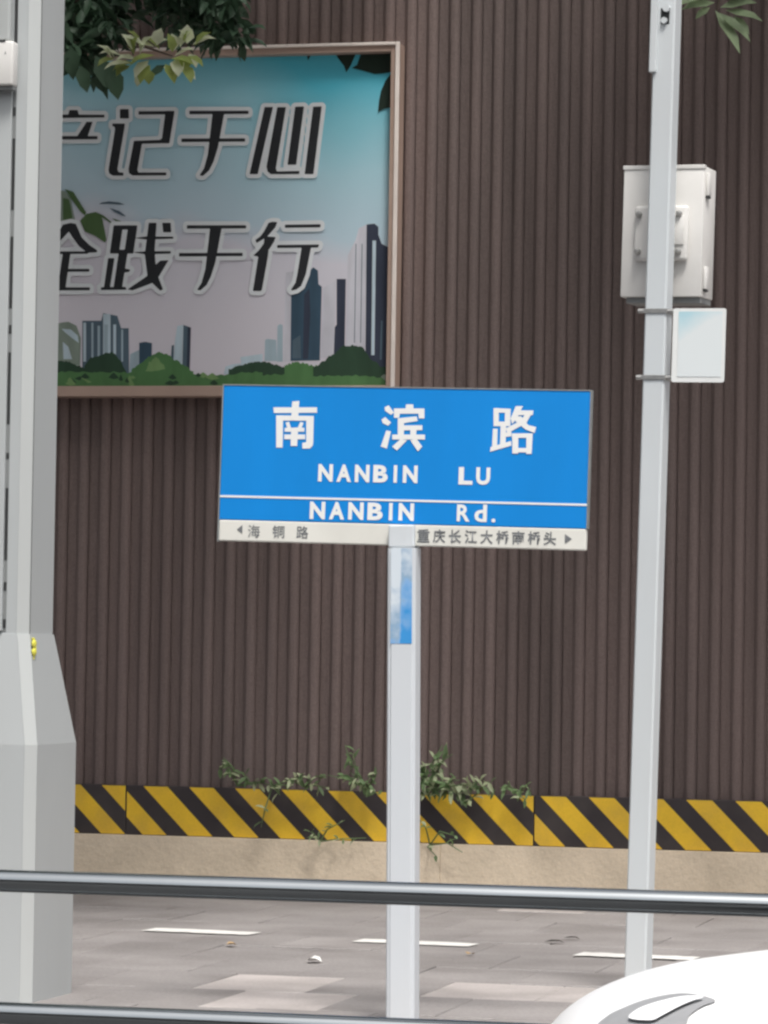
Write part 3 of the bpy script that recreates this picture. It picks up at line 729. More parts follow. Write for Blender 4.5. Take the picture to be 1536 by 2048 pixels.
MB().box(cx0 - .002, cx1 + .002, cy0 - .004, cy0 + .02, CH - .012, CH + .003, .002).build('top_lip', M_CAB, cab)
MB().box(cx0 + .02, cx1 - .004, cy0 + .015, cy0 + CDP - .01, -.022, -.0005, .002).build('underside_shade', M_SMARTD, cab)  # dark box painting in the shade under the cabinet
mp = MB(); mp.box(cab_x(1277), cab_x(1382), cy0 - .030, cy0 - .004, .132, .132 + .205, .012, 3)
bk = mp.build('mounting_plate', M_CAB, cab, 40)
MB().box(-hw - .002, hw + .022, cy0 - .037, cy0 - .0305, .19, .30, .003, 2).build('clamp_bracket', M_CAB, cab, 40)
for sx in (cab_x(1287), cab_x(1366)):
    for zz in (.165, .305):
        o = link('bolt', bolt, None, cab); o.location = (sx, cy0 - .031, zz); o.rotation_euler = (R(90), 0, 0)
for zz in (.03, CH - .11):
    hb = MB(); hb.box(cx1 + .0005, cx1 + .014, cy0 + .02, cy0 + .055, zz, zz + .085, .005, 2); hb.build('hinge', M_CAB, cab, 40)
    MB().box(cx1 + .001, cx1 + .012, cy0 + .022, cy0 + .053, zz - .008, zz - .0005).build('hinge_gap', M_SLOT, cab)
# small notice plate clamped to the pole
NB0, NB1 = at_depth(1395, 764, PD).z, at_depth(1395, 616, PD).z
nx0, nx1 = (pole_x(1345, 690) + .371 * .046) / .93, (pole_x(1447, 690) + .371 * .046) / .93
nb = empty('notice_plate', PMAT @ Vector((0, 0, (NB0 + NB1) / 2)), 'small white notice plate with pale blue print clamped to the leaning pole', 'notice', rz=PRZ, ry=pole.rotation_euler[1])
NH = (NB1 - NB0) / 2
pts = []
for (qx, qz, a0) in ((nx1 - .008, NH - .008, 0), (nx0 + .008, NH - .008, 90), (nx0 + .008, -NH + .008, 180), (nx1 - .008, -NH + .008, 270)):
    for k in range(5): pts.append((qx + .008 * math.cos(R(a0 + 22.5 * k)), qz + .008 * math.sin(R(a0 + 22.5 * k))))
npl = MB(); npl.loft([[(p[0], yy, p[1]) for p in pts] for yy in (-hw - .006, -hw - .002)])
npl.build('plate', mat('notice plate white', (.80, .82, .81), .4, var=.03, vscale=8), nb)
def notice_mat():
    m = mat('notice print', (.7, .8, .83), .4)
    t = m.node_tree; p = t.nodes['Principled BSDF']; tc = t.nodes.new('ShaderNodeTexCoord'); mp_ = t.nodes.new('ShaderNodeMapping'); mp_.inputs['Rotation'].default_value = (0, R(28), 0)
    t.links.new(tc.outputs['Object'], mp_.inputs[0]); sp = t.nodes.new('ShaderNodeSeparateXYZ'); t.links.new(mp_.outputs[0], sp.inputs[0])
    n = t.nodes.new('ShaderNodeTexNoise'); n.inputs['Scale'].default_value = 14; t.links.new(tc.outputs['Object'], n.inputs['Vector'])
    a = t.nodes.new('ShaderNodeMath'); a.operation = 'MULTIPLY_ADD'; a.inputs[1].default_value = .05; t.links.new(n.outputs['Fac'], a.inputs[0]); t.links.new(sp.outputs[2], a.inputs[2])
    mr = t.nodes.new('ShaderNodeMapRange'); mr.inputs[1].default_value = -.02; mr.inputs[2].default_value = .07; t.links.new(a.outputs[0], mr.inputs[0])
    rp = t.nodes.new('ShaderNodeValToRGB'); e = rp.color_ramp.elements; e[0].color = (.74, .79, .80, 1); e[1].color = (.46, .68, .75, 1); e[0].position = .2
    t.links.new(mr.outputs[0], rp.inputs[0]); t.links.new(rp.outputs[0], p.inputs['Base Color']); return m
MB().poly([(x_, -hw - .0075, z_) for x_, z_ in ((nx0 + .022, -NH + .02), (nx1 - .012, -NH + .02), (nx1 - .012, NH - .012), (nx0 + .022, NH - .012))]).build('printed_sheet', notice_mat(), nb)
for zz in (NH - .008, -NH + .018):
    q = hw + .004
    band = MB().box(-q, q, -q - .001, -q + .002, zz - .008, zz + .008, .001, 1).box(-q, q, q - .002, q + .001, zz - .008, zz + .008, .001, 1).box(-q - .001, -q + .002, -q + .0025, q - .0025, zz - .008, zz + .008, .001, 1).box(q - .002, q + .001, -q + .0025, q - .0025, zz - .008, zz + .008, .001, 1)
    bo = band.build('clamp_band', M_STEEL, nb)
    MB().tube([(-q - .022, -q + .012, zz), (-q - .001, -q + .012, zz)], .009, 8).build('clamp_bolt', M_STEEL, bo)
    MB().tube([(q + .001, -q + .02, zz), (q + .025, -q + .02, zz)], .008, 8).build('clamp_bolt', M_STEEL, bo)

# ------------------------------------------------------------------ wide lamp column on the left
B = at_ground(64, 2006)
EL = 0.055; EF = 0.05; EB = 0.12; CHF = 0.034; DEP = 0.285; WID = 0.34
ux, uy = B.x - EL, B.y + EF                       # corner where the right face meets the chamfer, upper shaft
zA = at_depth(64, 1268, 12.45).z; zB_ = at_depth(70, 1490, 12.45).z
colm = empty('lamp_column', (ux - .15, uy + .1, 0), 'wide grey steel lamp column with flared base left of the billboard', 'lamp column')
def cring(er, ef, eb, z):
    x1 = ux + er; yf = uy - CHF - ef; yb_ = uy + DEP + eb; x0 = ux - CHF - WID - er
    c = CHF
    return [(x1 - c, yf, z), (x1, yf + c, z), (x1, yb_ - c, z), (x1 - c, yb_, z), (x0 + c, yb_, z), (x0, yb_ - c, z), (x0, yf + c, z), (x0 + c, yf, z)]
def side(name, i, rings, m):
    b = MB()
    for a, c in zip(rings, rings[1:]):
        b.poly([a[i], a[(i + 1) % 8], c[(i + 1) % 8], c[i]])
    return b.build(name, m, colm, world=True)
up = [cring(0, 0, 0, zA), cring(0, 0, 0, 7.5)]
lo_ = [cring(EL, EF, EB, -.002), cring(EL, EF, EB, zB_), cring(.004, .004, .004, zA)]
b = MB(); b.loft(up); sh = b.build('shaft', M_SMART, colm, world=True)
b = MB(); b.loft(lo_); bs = b.build('flared_base', M_SMART, colm, world=True)
# catch of light painted as paler strips, 1.5 mm proud of the chamfers
def strip(rings, par, m, e=.0015):
    b = MB()
    n = Vector((1, -1, 0)).normalized() * e
    for a, c in zip(rings, rings[1:]): b.poly([Vector(a[0]) + n, Vector(a[1]) + n, Vector(c[1]) + n, Vector(c[0]) + n])
    return b.build('lit_chamfer', m, par, world=True)
strip(up, sh, M_SMARTL); strip(lo_, bs, M_SMARTL)
# thin joint line between chamfer and right face
MB().box(ux + .0006, ux + .003, uy + .001, uy + .006, zA, 7.5).build('joint_line', M_SMARTD, sh, world=True)
# front cover strip and slot of the shaft
yf = uy - CHF
sx = ux - CHF - 0.050
MB().box(ux - CHF - WID + .03, sx, yf - .016, yf - .0005, zA + .01, 7.5, .002).build('front_cover', M_SMART, sh, world=True)
MB().box(sx + .001, sx + .012, yf - .003, yf - .0006, zA + .01, 7.5).build('slot', M_SMARTD, sh, world=True)
zz = zA + .02
rnd = random.Random(3)
while zz < 4.6:
    h = rnd.choice((.02, .03, .12, .25)); 
    MB().box(sx + .0015, sx + .0115, yf - .0045, yf - .0032, zz, zz + h).build('slot_opening', M_SLOT, sh, world=True)
    zz += h + rnd.uniform(.04, .14)
# door panel in the base
yf2 = uy - CHF - EF
MB().box(ux - CHF - WID + .04, ux - CHF - .035, yf2 - .010, yf2 - .0005, .12, zB_ - .05, .003).build('door_panel', M_SMART, bs, world=True)
# yellow tag
tp = at_y(71, 1296, uy + .03)
tx = ux + .012
tg = MB()
for dz in (.014, -.014):
    t = bmesh.new(); bmesh.ops.create_uvsphere(t, u_segments=10, v_segments=6, radius=.014)
    tg.add(t, Matrix.Translation((tx + .004, uy + .012, tp.z + dz)) @ Matrix.Diagonal((.5, 1.5, 1.1, 1)))
tg.tube([(tx, uy + .012, tp.z + .035), (tx + .004, uy + .02, tp.z), (tx, uy + .01, tp.z - .04)], .006, 6)
tag(tg.build('ribbon', M_YEL, None, 40), 'yellow ribbon knot tied at the top of the lamp column base', 'ribbon')
# white box with conduit on the column's front
jz0, jz1 = at_depth(20, 151, 12.3).z, at_depth(20, 60, 12.3).z
jx1 = at_y(27, 100, yf - .07).x
jb = empty('junction_box', (jx1 - .08, yf - .016, jz0), 'white box with a cable tube on the lamp column beside the billboard', 'box')
MB().box(jx1 - .16, jx1, yf - .075, yf - .0165, jz0, jz1, .008, 3).build('box_body', M_CAB, jb, 40, world=True)
MB().box(jx1 - .155, jx1 - .004, yf - .06, yf - .0165, jz0 - .012, jz0 - .0005).build('box_shadow_strip', M_SMARTD, jb, world=True)  # dark strip standing for the shadow below the box
MB().box(jx1 - .145, jx1 - .02, yf - .06, yf - .0165, jz1 + .004, jz1 + 1.2, .01, 3).build('cable_tube', M_SMARTL, jb, 40, world=True)
MB().box(jx1 - .05, jx1 - .028, yf - .0765, yf - .0752, jz1 - .004, jz1 + .004).build('latch', M_SLOT, jb, world=True)
MB().poly([(jx1 - .032, yf - .0756, jz1 - .05), (jx1 - .028, yf - .0756, jz1 - .035), (jx1 - .024, yf - .0756, jz1 - .05), (jx1 - .028, yf - .0756, jz1 - .045)]).build('mark', M_SMARTD, jb, world=True)

# ------------------------------------------------------------------ guard rail between the car and the pavement
ra = at_depth(768, 1786, 8.0)
YR = ra.y
gr = empty('guard_rail', (ra.x, YR, -0.12), 'polished two tube guard rail running across in front of the posts', 'railing')
rr = 23 / 900.0
za, zc = ra.z, at_depth(400, 2046, 8.05).z
for zr in (za, zc):
    MB().tube([(-14, YR, zr), (12, YR, zr)], rr, 24).build('rail', M_RAIL, gr, 40, world=True)
vx = [ra.x - 1.25 - 2.6 * k for k in range(0, 5)] + [ra.x + 1.35 + 2.6 * k for k in range(0, 5)]
for x_ in vx:
    MB().box(x_ - .035, x_ + .035, YR + rr + .001, YR + rr + .05, -.12, za + .06, .006).build('rail_post', M_SMARTL, gr, world=True)

# ------------------------------------------------------------------ unseen block added behind the camera, dark for the rail to mirror
M_FAC = mat('dark facade', (0.13, 0.12, 0.115), 0.8, var=.15, vscale=1.0)
ob = empty('added_building', (0, -24, -.12), 'unseen dark block added across the street to darken the rail', 'added_building')
MB().box(-45, 45, -34, -24, -.12, 10.5).build('facade', M_FAC, ob, world=True)
MB().box(-45.3, 45.3, -34.3, -23.7, 10.505, 10.9).build('roof', M_CONC, ob, world=True)
wm = MB().box(-.9, .9, -.05, .0, -.8, .8).mesh('window'); wm.materials.append(M_GLASS)
for fl in range(3):
    for i in range(-14, 15):
        o = link('window', wm, None, ob); o.location = (i * 3.0, .051, 2.1 + fl * 3.2)
# ------------------------------------------------------------------ white car, its nose in the lower right corner
nose = at_depth(1082, 2046, 6.05)
car = empty('car', (nose.x + 2.2, nose.y, -.12), 'white car with swept headlamp in front of the guard rail', 'car', rz=R(0))
CW = 0.89
# stations: x behind nose, half width, bottom z, shoulder z, top z (above road)
zn = nose.z + .12
ST = [(-.03, .16, .42, .643, .676), (.0, .32, .36, .660, .705), (.046, .47, .30, .680, .752), (.117, .585, .25, .706, .792), (.22, .675, .21, .734, .824), (.36, .755, .19, .756, .846), (.70, .84, .19, .80, .89),
      (1.20, .88, .20, .88, .97), (1.60, .89, .21, .91, 1.0), (2.60, .89, .21, .93, 1.0), (3.60, .88, .22, .94, .99), (4.20, .84, .25, .92, .97), (4.50, .74, .32, .84, .90), (4.60, .60, .40, .74, .80)]
zn = .72
def csec(x, hw_, zb, zs, zt):
    D_ = zt - zs
    half = [(.86, zb), (.97, zb + .06), (1.0, zb + .45 * (zs - zb)), (.995, zb + .78 * (zs - zb)), (.975, zs - .035), (.94, zs), (.86, zt - .74 * D_), (.72, zt - .48 * D_), (.52, zt - .24 * D_), (.27, zt - .06 * D_)]
    P = [(x, -hw_ * fx, z) for fx, z in half]
    P.append((x, 0, zt))
    for fx, z in half[::-1]: P.append((x, hw_ * fx, z))
    return P
def interp(tbl, x):
    for a, c in zip(tbl, tbl[1:]):
        if x <= c[0]:
            t = (x - a[0]) / (c[0] - a[0]); return tuple(a[i] + (c[i] - a[i]) * t for i in range(len(a)))
    return tbl[-1]
def catmull(tbl, n):
    out = []
    for i in range(len(tbl) - 1):
        p0, p1, p2, p3 = tbl[max(i - 1, 0)], tbl[i], tbl[i + 1], tbl[min(i + 2, len(tbl) - 1)]
        for k in range(n):
            t = k / n
            out.append(tuple(.5 * (2 * b + (c - a) * t + (2 * a - 5 * b + 4 * c - d) * t * t + (3 * b - a - 3 * c + d) * t ** 3) for a, b, c, d in zip(p0, p1, p2, p3)))
    out.append(tbl[-1]); return out
SS = catmull(ST, 4)
for i in range(1, len(SS)):
    if SS[i][0] <= SS[i - 1][0]: SS[i] = (SS[i - 1][0] + .002,) + SS[i][1:]
# local frame of the car: x from the nose backwards, y across, origin on the road below the nose centre
car.location = (nose.x, nose.y, -.12); car.rotation_euler = (0, 0, R(10))
CARI = pmat(car).inverted()
b = MB(); b.loft([csec(*s) for s in SS])
body_me = b.mesh('body')
body = link('body', body_me, M_CARW, car, 60)
tree_ = BVHTree.FromPolygons([v.co.copy() for v in body_me.vertices], [tuple(p.vertices) for p in body_me.polygons])
def patch(name, outline, hit, sgn, m, par, lift):
    bm2 = bmesh.new()
    f = bm2.faces.new([bm2.verts.new((p[0], p[1], 0)) for p in outline])
    bmesh.ops.triangulate(bm2, faces=[f])
    for _ in range(3): bmesh.ops.subdivide_edges(bm2, edges=bm2.edges[:], cuts=1, use_grid_fill=True)
    bmesh.ops.triangulate(bm2, faces=bm2.faces[:])
    for v in bm2.verts:
        h = hit(v.co.x, v.co.y)
        q = h[0] + h[1] * lift
        if sgn < 0 and hit is hit_cam:                       # the far lamp, its twin on the other flank
            g = tree_.ray_cast(Vector((q.x + .03, .46 + (max(-q.y, .15) - .15) * .6, 3)), Vector((0, 0, -1)))
            q = Vector((g[0].x, -g[0].y, g[0].z + lift)) if g[0] is not None else q
        v.co = Vector((q.x, q.y * sgn, q.z))
    bmesh.ops.recalc_face_normals(bm2, faces=bm2.faces[:])
    me = bpy.data.meshes.new(name); bm2.to_mesh(me); bm2.free()
    return link(name, me, m, par, 60)
def closed_curve(P, n=4):
    m_ = len(P)
    return [tuple(.5 * (2 * b + (c - a) * t + (2 * a - 5 * b + 4 * c - d) * t * t + (3 * b - a - 3 * c + d) * t ** 3) for a, b, c, d in zip(P[i - 1], P[i], P[(i + 1) % m_], P[(i + 2) % m_])) for i in range(m_) for t in [k / n for k in range(n)]]
def hit_cam(px, py):
    """where the sight line of a picture point meets the near half of the body"""
    o_ = CARI @ CP; d = (CARI.to_3x3() @ ray(px, py)).normalized()
    h = tree_.ray_cast(o_, d)
    return h if h[0] is not None else tree_.find_nearest(o_ + d * 5.3)
def hit_side(x, z):
    h = tree_.ray_cast(Vector((x, -3, z)), Vector((0, 1, 0)))
    return h if h[0] is not None else tree_.find_nearest(Vector((x, -.8, z)))
def side_patch(name, outline, sgn, m, par, lift=.004): return patch(name, outline, hit_side, -sgn, m, par, lift)
HL = ((1205, 2060), (1215, 2036), (1250, 2018), (1290, 2003), (1340, 1992), (1385, 1991), (1432, 2004), (1405, 2016), (1380, 2034), (1355, 2062))
HLI = ((1262, 2046), (1274, 2031), (1300, 2019), (1340, 2008), (1378, 2002), (1410, 2004), (1388, 2012), (1362, 2023), (1330, 2040), (1305, 2051))
HL, HLI = closed_curve(HL), closed_curve(HLI)
for sgn in (1, -1):
    h = patch('headlamp', HL, hit_cam, sgn, M_LAMPD, car, .003)
    patch('headlamp_lens', HLI, hit_cam, sgn, M_LAMP, h, .009)
MB().box(-.006, .03, -.30, .30, .60, .645, .012, 2).build('grille', M_GRILL, car)
MB().box(.015, .06, -.42, .42, .28, .42, .02, 2).build('lower_grille', M_GRILL, car)
# greenhouse
GH = [(1.45, .74, zn + .27, .70), (1.75, .70, zn + .50, .60), (2.15, .66, zn + .70, .56), (2.7, .65, zn + .74, .56), (3.2, .65, zn + .70, .55), (3.65, .67, zn + .52, .58), (4.05, .70, zn + .26, .66)]
b = MB()
b.loft([[(x_, -.78, zn + .20), (x_, -wt * 1.0 - .06, (zn + .2) * .35 + zt * .65), (x_, -wt, zt - .03), (x_, -wt * .6, zt), (x_, wt * .6, zt), (x_, wt, zt - .03), (x_, wt * 1.0 + .06, (zn + .2) * .35 + zt * .65), (x_, .78, zn + .20)] for (x_, wb, zt, wt) in catmull(GH, 3)])
b.build('windows', M_GLASS, car, 50)
b = MB()
b.loft([[(x_, -wt - .002, zt - .028), (x_, -wt * .6, zt + .004), (x_, wt * .6, zt + .004), (x_, wt + .002, zt - .028), (x_, wt * .6, zt - .01), (x_, -wt * .6, zt - .01)] for (x_, wb, zt, wt) in catmull(GH, 3)[5:13]])
b.build('roof', M_CARW, car, 50)
for x_ in (.86, 3.62):
    for sgn in (-1, 1):
        yc = sgn * .80
        wv = MB().lathe([(.21, -.1), (.29, -.10), (.32, -.07), (.325, 0), (.32, .07), (.29, .10), (.21, .10)], (x_, yc, .325), 'y', 28).build('wheel', M_RUB, car, 50)
        rm = MB(); rm.lathe([(.0, -.04), (.2085, -.085), (.2085, .085), (.0, .04)], (x_, yc, .325), 'y', 28)
        rm.build('rim', M_RIM, wv, 40, merge=1e-5)
    side = [(x_ + .36 * math.cos(R(a)), .325 + .36 * math.sin(R(a))) for a in range(-20, 201, 10)]
    for sgn in (-1, 1):
        o = side_patch('wheel_arch', side, sgn, M_RUB, car, .002)
for sgn in (-1, 1):
    for x0_, x1_ in ((1.55, 2.6), (2.62, 3.35)):
        side_patch('door_handle', [(x1_ - .22, .72), (x1_ - .04, .72), (x1_ - .04, .745), (x1_ - .22, .745)], sgn, M_CARW, car, .02)
    MB().box(1.62, 1.78, sgn * .80 - .08, sgn * .80 + .08, zn + .27, zn + .39, .03, 3).build('wing_mirror', M_CARW, car, 50)

# ------------------------------------------------------------------ foliage
def leaf_faces(V, F, pos, d, up, L, W, fold=.25):
    d = d.normalized(); s = d.cross(up)
    if s.length < 1e-3: s = d.cross(Vector((1, 0, 0)))
    s.normalize(); n = s.cross(d)
    i = len(V)
    for (a, c, h) in ((0, 0, 0), (.35, .5, fold), (.35, -.5, fold), (.72, .38, fold * .7), (.72, -.38, fold * .7), (1, 0, -.12), (.35, 0, 0), (.72, 0, 0)):
        V.append(pos + d * (a * L) + s * (c * W) + n * (h * W * (1 if abs(c) > 0 else 0) + (h * L if a == 1 else 0)))
    F += [(i, i + 1, i + 6), (i, i + 6, i + 2), (i + 1, i + 3, i + 7, i + 6), (i + 2, i + 6, i + 7, i + 4), (i + 3, i + 5, i + 7), (i + 4, i + 7, i + 5)]
def leaf_obj(name, V, F, m, parent):
    me = bpy.data.meshes.new(name); me.from_pydata([tuple(v) for v in V], [], F); me.update()
    for p in me.polygons: p.use_smooth = True
    o = link(name, me, m, parent, world=True); return o
def rv(rn, dn=0.0):
    return Vector((rn.gauss(0, 1), rn.gauss(0, 1), rn.gauss(0, 1) - dn)).normalized()
def clump(V, F, c, rad, n, L, rn, dn=.6):
    for _ in range(n):
        p = c + rv(rn) * rad * rn.random() ** .5
        leaf_faces(V, F, p, rv(rn, dn), rv(rn) + Vector((0, 0, 1.2)), L * rn.uniform(.7, 1.25), L * rn.uniform(.32, .46))
def tree(name, label, base_pt, crown_c, rad, n_cl, leaf, rn, keep=lambda p: True, extra=(), m=M_LEAFD):
    t = empty(name, base_pt, label, 'tree')
    b = MB()
    top = Vector(crown_c)
    bp = Vector(base_pt)
    mid = bp.lerp(top, .5) + Vector((.12, .05, 0))
    b.tube([bp + Vector((0, 0, -.05)), bp + Vector((.02, 0, .4)), mid, top - Vector((0, 0, .2))], [.19, .15, .12, .06], 12)
    b.build('trunk', M_BARK, t, 60, world=True)
    V, F = [], []
    tips = []
    for _ in range(n_cl):
        for _try in range(30):
            q = rv(rn); rr_ = rn.uniform(.45, 1.0) ** .6
            p = top + Vector((q.x * rad[0], q.y * rad[1], q.z * rad[2])) * rr_
            if keep(p): break
        else: continue
        tips.append(p); clump(V, F, p, rn.uniform(.28, .5), rn.randint(45, 75), leaf, rn)
    for (p, r_, n_) in extra: clump(V, F, p, r_, n_, .105, rn)
    leaf_obj('crown', V, F, m, t)
    for p in rn.sample(tips, min(14, len(tips))):
        s_ = bp.lerp(top, rn.uniform(.55, .95)); k_ = s_.lerp(p, .5) + Vector((0, 0, .2))
        MB().tube([s_, k_, p], [.045, .03, .012], 6).build('limb', M_BARK, t, 60, world=True)
    return t
rn = random.Random(11)
def above_frame(p, margin=0.0):
    v = p - CP; d = v.dot(fwd)
    return d < .5 or (1024 - v.dot(cu) / d * F_PX) < -40 - margin
TD = 17.0
ex = []
def hang(poly_pts, r_, n_):
    for (px, py) in poly_pts:
        ex.append((at_depth(px, py, TD + rn.uniform(-.35, .35)), r_, n_))
hang([(x_, y_) for x_ in range(146, 232, 20) for y_ in (-60, -25, 10, 45)], .07, 24)
hang([(x_, y_) for x_ in (150, 175, 200) for y_ in (75, 100)], .055, 16)
hang([(160, 118), (192, 130), (210, 140)], .035, 8)
hang([(250, -10), (255, 25), (280, -25), (240, 60)], .05, 12)
hang([(x_, y_) for x_ in range(320, 470, 20) for y_ in (-60, -25, 8)], .07, 22)
hang([(345, 38), (370, 45), (395, 48), (420, 52), (450, 45), (475, 30), (400, 68), (432, 74), (460, 66), (485, 66), (360, 66)], .045, 14)
tbase = at_depth(-260, 1800, TD - .3); tbase.z = 0
t1 = tree('street_tree', 'leafy tree hanging dark foliage over the billboard top', tbase, (tbase.x - .4, tbase.y - .9, 6.5), (4.0, 3.0, 2.1), 190, .20, rn, lambda p: above_frame(p, 250), ex)
# the pale young shoot in front of the frame, and the single big dark leaf
V, F = [], []
YS_ = [(290, 95, 150, .10, .05), (310, 110, 200, .12, .045), (260, 125, 190, .11, .045), (340, 118, -10, .11, .05), (360, 95, 60, .09, .05), (385, 90, 20, .10, .055), (330, 128, -60, .09, .05), (355, 130, -35, .10, .045), (300, 130, 240, .09, .05), (225, 120, 130, .09, .035), (280, 108, 60, .09, .06), (345, 105, 100, .08, .04), (245, 112, 170, .10, .04), (375, 112, -30, .08, .04), (315, 90, 80, .07, .05), (275, 120, 175, .09, .05), (320, 100, 140, .08, .05), (352, 118, -80, .08, .05), (300, 140, 265, .06, .04), (265, 100, 120, .08, .05), (370, 85, 110, .06, .05)]
V2, F2 = [], []
for i_, (px, py, ang, L, W) in enumerate(YS_ + [(x_ + rn.uniform(-16, 16), y_ + rn.uniform(-10, 12), a_ + rn.uniform(-50, 50), l_ * .85, w_) for x_, y_, a_, l_, w_ in YS_]):
    p = at_depth(px, py, TD - .9 + rn.uniform(-.05, .05)); a = R(ang)
    d = cr * math.cos(a) + cu * math.sin(a) - fwd * rn.uniform(.1, .5)
    leaf_faces(*((V2, F2) if i_ % 5 in (1, 3) else (V, F)), p, d, -fwd * .6 + Vector((0, 0, 1.2)), L * 1.1, W * 1.35, .2)
leaf_obj('young_shoot', V, F, M_LEAFY, t1)
leaf_obj('young_shoot', V2, F2, leaf_mat('yellow green leaves', (.33, .40, .12), .35, 9), t1)
for (px, py, ang, L, W) in ((190, 110, -62, .20, .09), (225, 135, -80, .15, .085), (160, 130, -75, .13, .07), (140, 90, -85, .16, .08), (205, 120, -55, .16, .08), (330, 130, 215, .09, .04)):
    V, F = [], []
    p = at_depth(px, py, TD - .4 + rn.uniform(-.05, .05)); a = R(ang)
    leaf_faces(V, F, p, cr * math.cos(a) + cu * math.sin(a), -fwd + Vector((0, 0, .3)), L, W, .12)
    leaf_obj('large_leaf', V, F, M_LEAFD, t1)
MB().tube([at_depth(215, 20, TD), at_depth(280, 90, TD - .3), at_depth(345, 112, TD - .4)], [.012, .008, .004], 6).tube([at_depth(130, -80, TD), at_depth(165, 40, TD), at_depth(200, 130, TD - .2)], [.014, .010, .005], 6).tube([at_depth(330, -90, TD), at_depth(385, 20, TD), at_depth(460, 80, TD)], [.014, .009, .004], 6).build('twigs', M_BARK, t1, 60, world=True)
# unseen tree added by the kerb on the left to shade the wall
tree('street_tree', 'big leafy kerb tree added out of view to shade the wall', (-8.4, 11.4, 0), (-7.9, 11.3, 6.2), (3.6, 3.0, 2.3), 270, .22, random.Random(21), lambda p: above_frame(p, 330) or p.x < -5.9)
# second tree, only its lowest shoot comes into view at the top right
tb2 = at_depth(1790, 1850, 16.6); tb2.z = 0
t2 = tree('street_tree', 'tree with one pale green shoot dangling beside the leaning pole top', tb2, (tb2.x + .5, tb2.y - .8, 6.9), (2.0, 1.9, 1.4), 90, .16, rn, lambda p: above_frame(p, 260), (), M_LEAFM)
V, F = [], []
for (px, py, ang, L, W) in ((1430, 20, -60, .17, .04), (1438, 25, -40, .14, .035), (1440, 15, 10, .12, .045), (1430, 5, 190, .12, .04), (1425, -5, 165, .11, .04), (1450, 20, -15, .13, .035), (1445, 0, 30, .12, .06), (1420, 15, 215, .06, .03), (1468, 32, -50, .08, .03), (1405, -10, 200, .10, .04)):
    p = at_depth(px, py, 16.2 + rn.uniform(-.05, .05)); a = R(ang)
    leaf_faces(V, F, p, cr * math.cos(a) + cu * math.sin(a) - fwd * rn.uniform(0, .4), -fwd + Vector((0, 0, .8)), L * 1.4, W * 1.35, .15)
leaf_obj('young_shoot', V, F, leaf_mat('fresh shoot leaves', (.27, .35, .20), .45, 9), t2)
MB().tube([at_depth(1480, -160, 16.3), at_depth(1450, -60, 16.2), at_depth(1434, 20, 16.2)], [.012, .008, .004], 6).build('twigs', M_BARK, t2, 60, world=True)

# weeds growing from the ledge of the striped band and the wall foot
def weed(label, root_px, tips, rn, nl=9, L=.055, pale=.3):
    rp_ = at_y(root_px[0], root_px[1], YW - .015)
    t = empty('weed', rp_, label, 'plant', 'weeds growing along the wall foot')
    sb = MB(); V, F, V2, F2 = [], [], [], []
    for (px, py) in tips:
        tp_ = at_y(px, py, YW - rn.uniform(.03, .10))
        kk = rp_.lerp(tp_, .55) + Vector((rn.uniform(-.03, .03), -.03, rn.uniform(0, .05)))
        sb.tube([rp_, kk, tp_], [.0045, .0035, .002], 5)
        for i in range(nl):
            u = rn.uniform(.3, 1.0)
            p = (rp_.lerp(kk, u / .55) if u < .55 else kk.lerp(tp_, (u - .55) / .45))
            vv = (V2, F2) if rn.random() < pale else (V, F)
            d = rv(rn, .2); d.y = -abs(d.y) * .6
            leaf_faces(*vv, p, d, Vector((rn.gauss(0, .4), -.6, 1)), L * rn.uniform(.6, 1.5), L * rn.uniform(.3, .52), .2)
    sb.build('stem', M_LEAFW, t, 60, world=True)
    leaf_obj('leaves', V, F, M_LEAFW, t)
    if V2: leaf_obj('pale_leaves', V2, F2, M_LEAFP, t)
rw = random.Random(5)
weed('sparse weed on the striped band, leftmost of the weeds', (475, 1572), [(438, 1535), (447, 1515), (462, 1530), (500, 1560), (530, 1562), (548, 1572)], rw, 6, .05)
weed('small weed drooping over black and yellow stripes left of the sign post', (545, 1572), [(522, 1655), (560, 1590), (605, 1553), (575, 1570)], rw, 4, .042)
weed('low weed with broad leaves at the foot of the stripes', (640, 1683), [(622, 1665), (640, 1680), (690, 1640), (732, 1676)], rw, 4, .042)
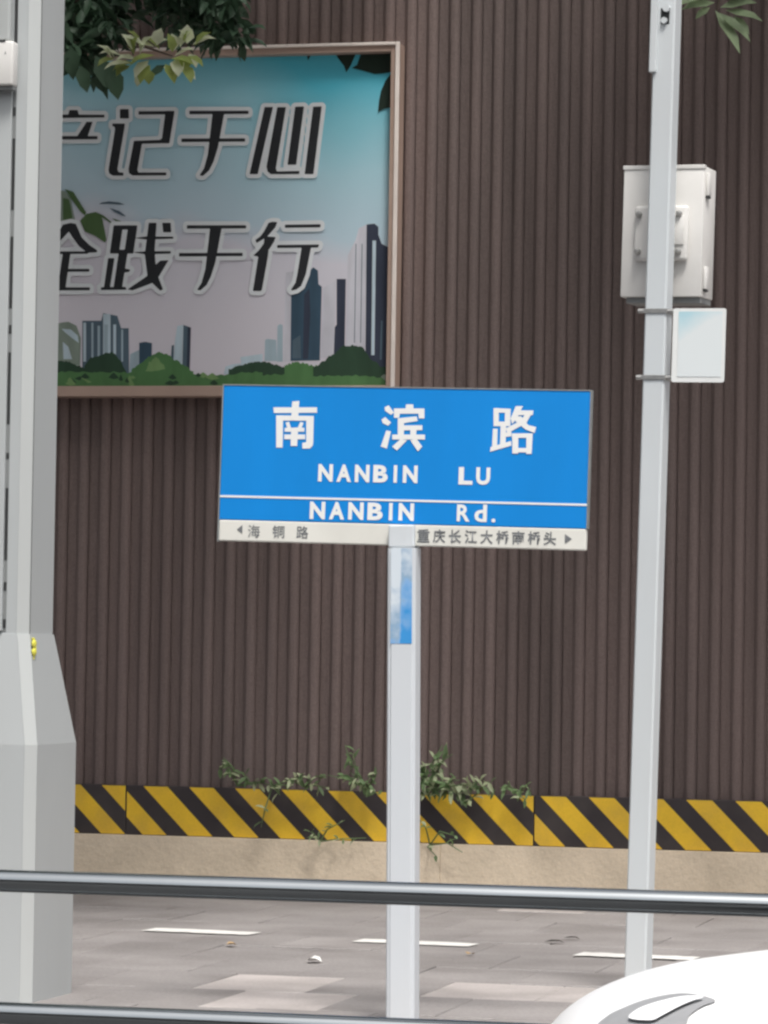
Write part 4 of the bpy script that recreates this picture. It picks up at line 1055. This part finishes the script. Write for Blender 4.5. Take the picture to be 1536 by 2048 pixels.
weed('wispy tall weed against the wall just left of the sign post', (735, 1580), [(690, 1490), (705, 1510), (755, 1545), (745, 1580), (670, 1555), (655, 1550), (758, 1590), (700, 1545)], rw, 7, .045)
weed('bushy weed against the wall just right of the sign post', (865, 1580), [(885, 1490), (905, 1508), (850, 1545), (870, 1545), (845, 1585), (895, 1570), (920, 1560), (935, 1590), (950, 1565), (915, 1590), (880, 1590), (838, 1560)], rw, 9, .058, .4)
weed('trailing weed hanging over the plinth right of the sign post', (860, 1690), [(875, 1715), (912, 1672), (925, 1705), (840, 1640)], rw, 3, .042)
weed('tiny weed on the band edge at the board joint', (1040, 1590), [(1018, 1578), (1035, 1590), (1060, 1585), (1000, 1575), (1052, 1600)], rw, 4, .045)

weed('thin tufts on the striped band in the gap between two larger weeds', (610, 1574), [(590, 1560), (605, 1550), (622, 1568), (640, 1562), (655, 1575), (575, 1578)], rw, 5, .045, .4)
weed('low tufts on the band edge right of the bushy weed', (960, 1582), [(945, 1570), (962, 1560), (975, 1575), (990, 1582), (940, 1600), (925, 1610)], rw, 5, .05, .4)

# ------------------------------------------------------------------ litter on the paving
def litter(name, label, px, py, L, W, m, cat, ang):
    g = at_ground(px, py, .004)
    V, F = [], []
    leaf_faces(V, F, Vector((0, 0, .006)), Vector((math.cos(R(ang)), math.sin(R(ang)), .06)), Vector((0, 0, 1)), L, W, .12)
    me = bpy.data.meshes.new(name); me.from_pydata([tuple(v) for v in V], [], F)
    o = link(name, me, m); o.location = g; return tag(o, label, cat)
litter('fallen_leaf', 'curled tan leaf lying on the paving left of the sign post', 452, 1892, .045, .08, M_DRY, 'leaf', 20)
litter('paper_scrap', 'small white paper scrap lying on the paving left of the sign post', 614, 1924, .06, .12, M_PAPER, 'litter', 5)
litter('fallen_leaf', 'pale leaf lying on the paving right of the sign post', 935, 1911, .03, .06, M_DRY, 'leaf', 50)
litter('fallen_leaf', 'dark withered leaf lying on the paving left of the leaning pole', 1088, 1886, .09, .045, M_TWIG, 'leaf', 10)
litter('fallen_leaf', 'thin dark leaf lying nearest the leaning pole on the paving', 1126, 1878, .08, .035, M_TWIG, 'leaf', -12)
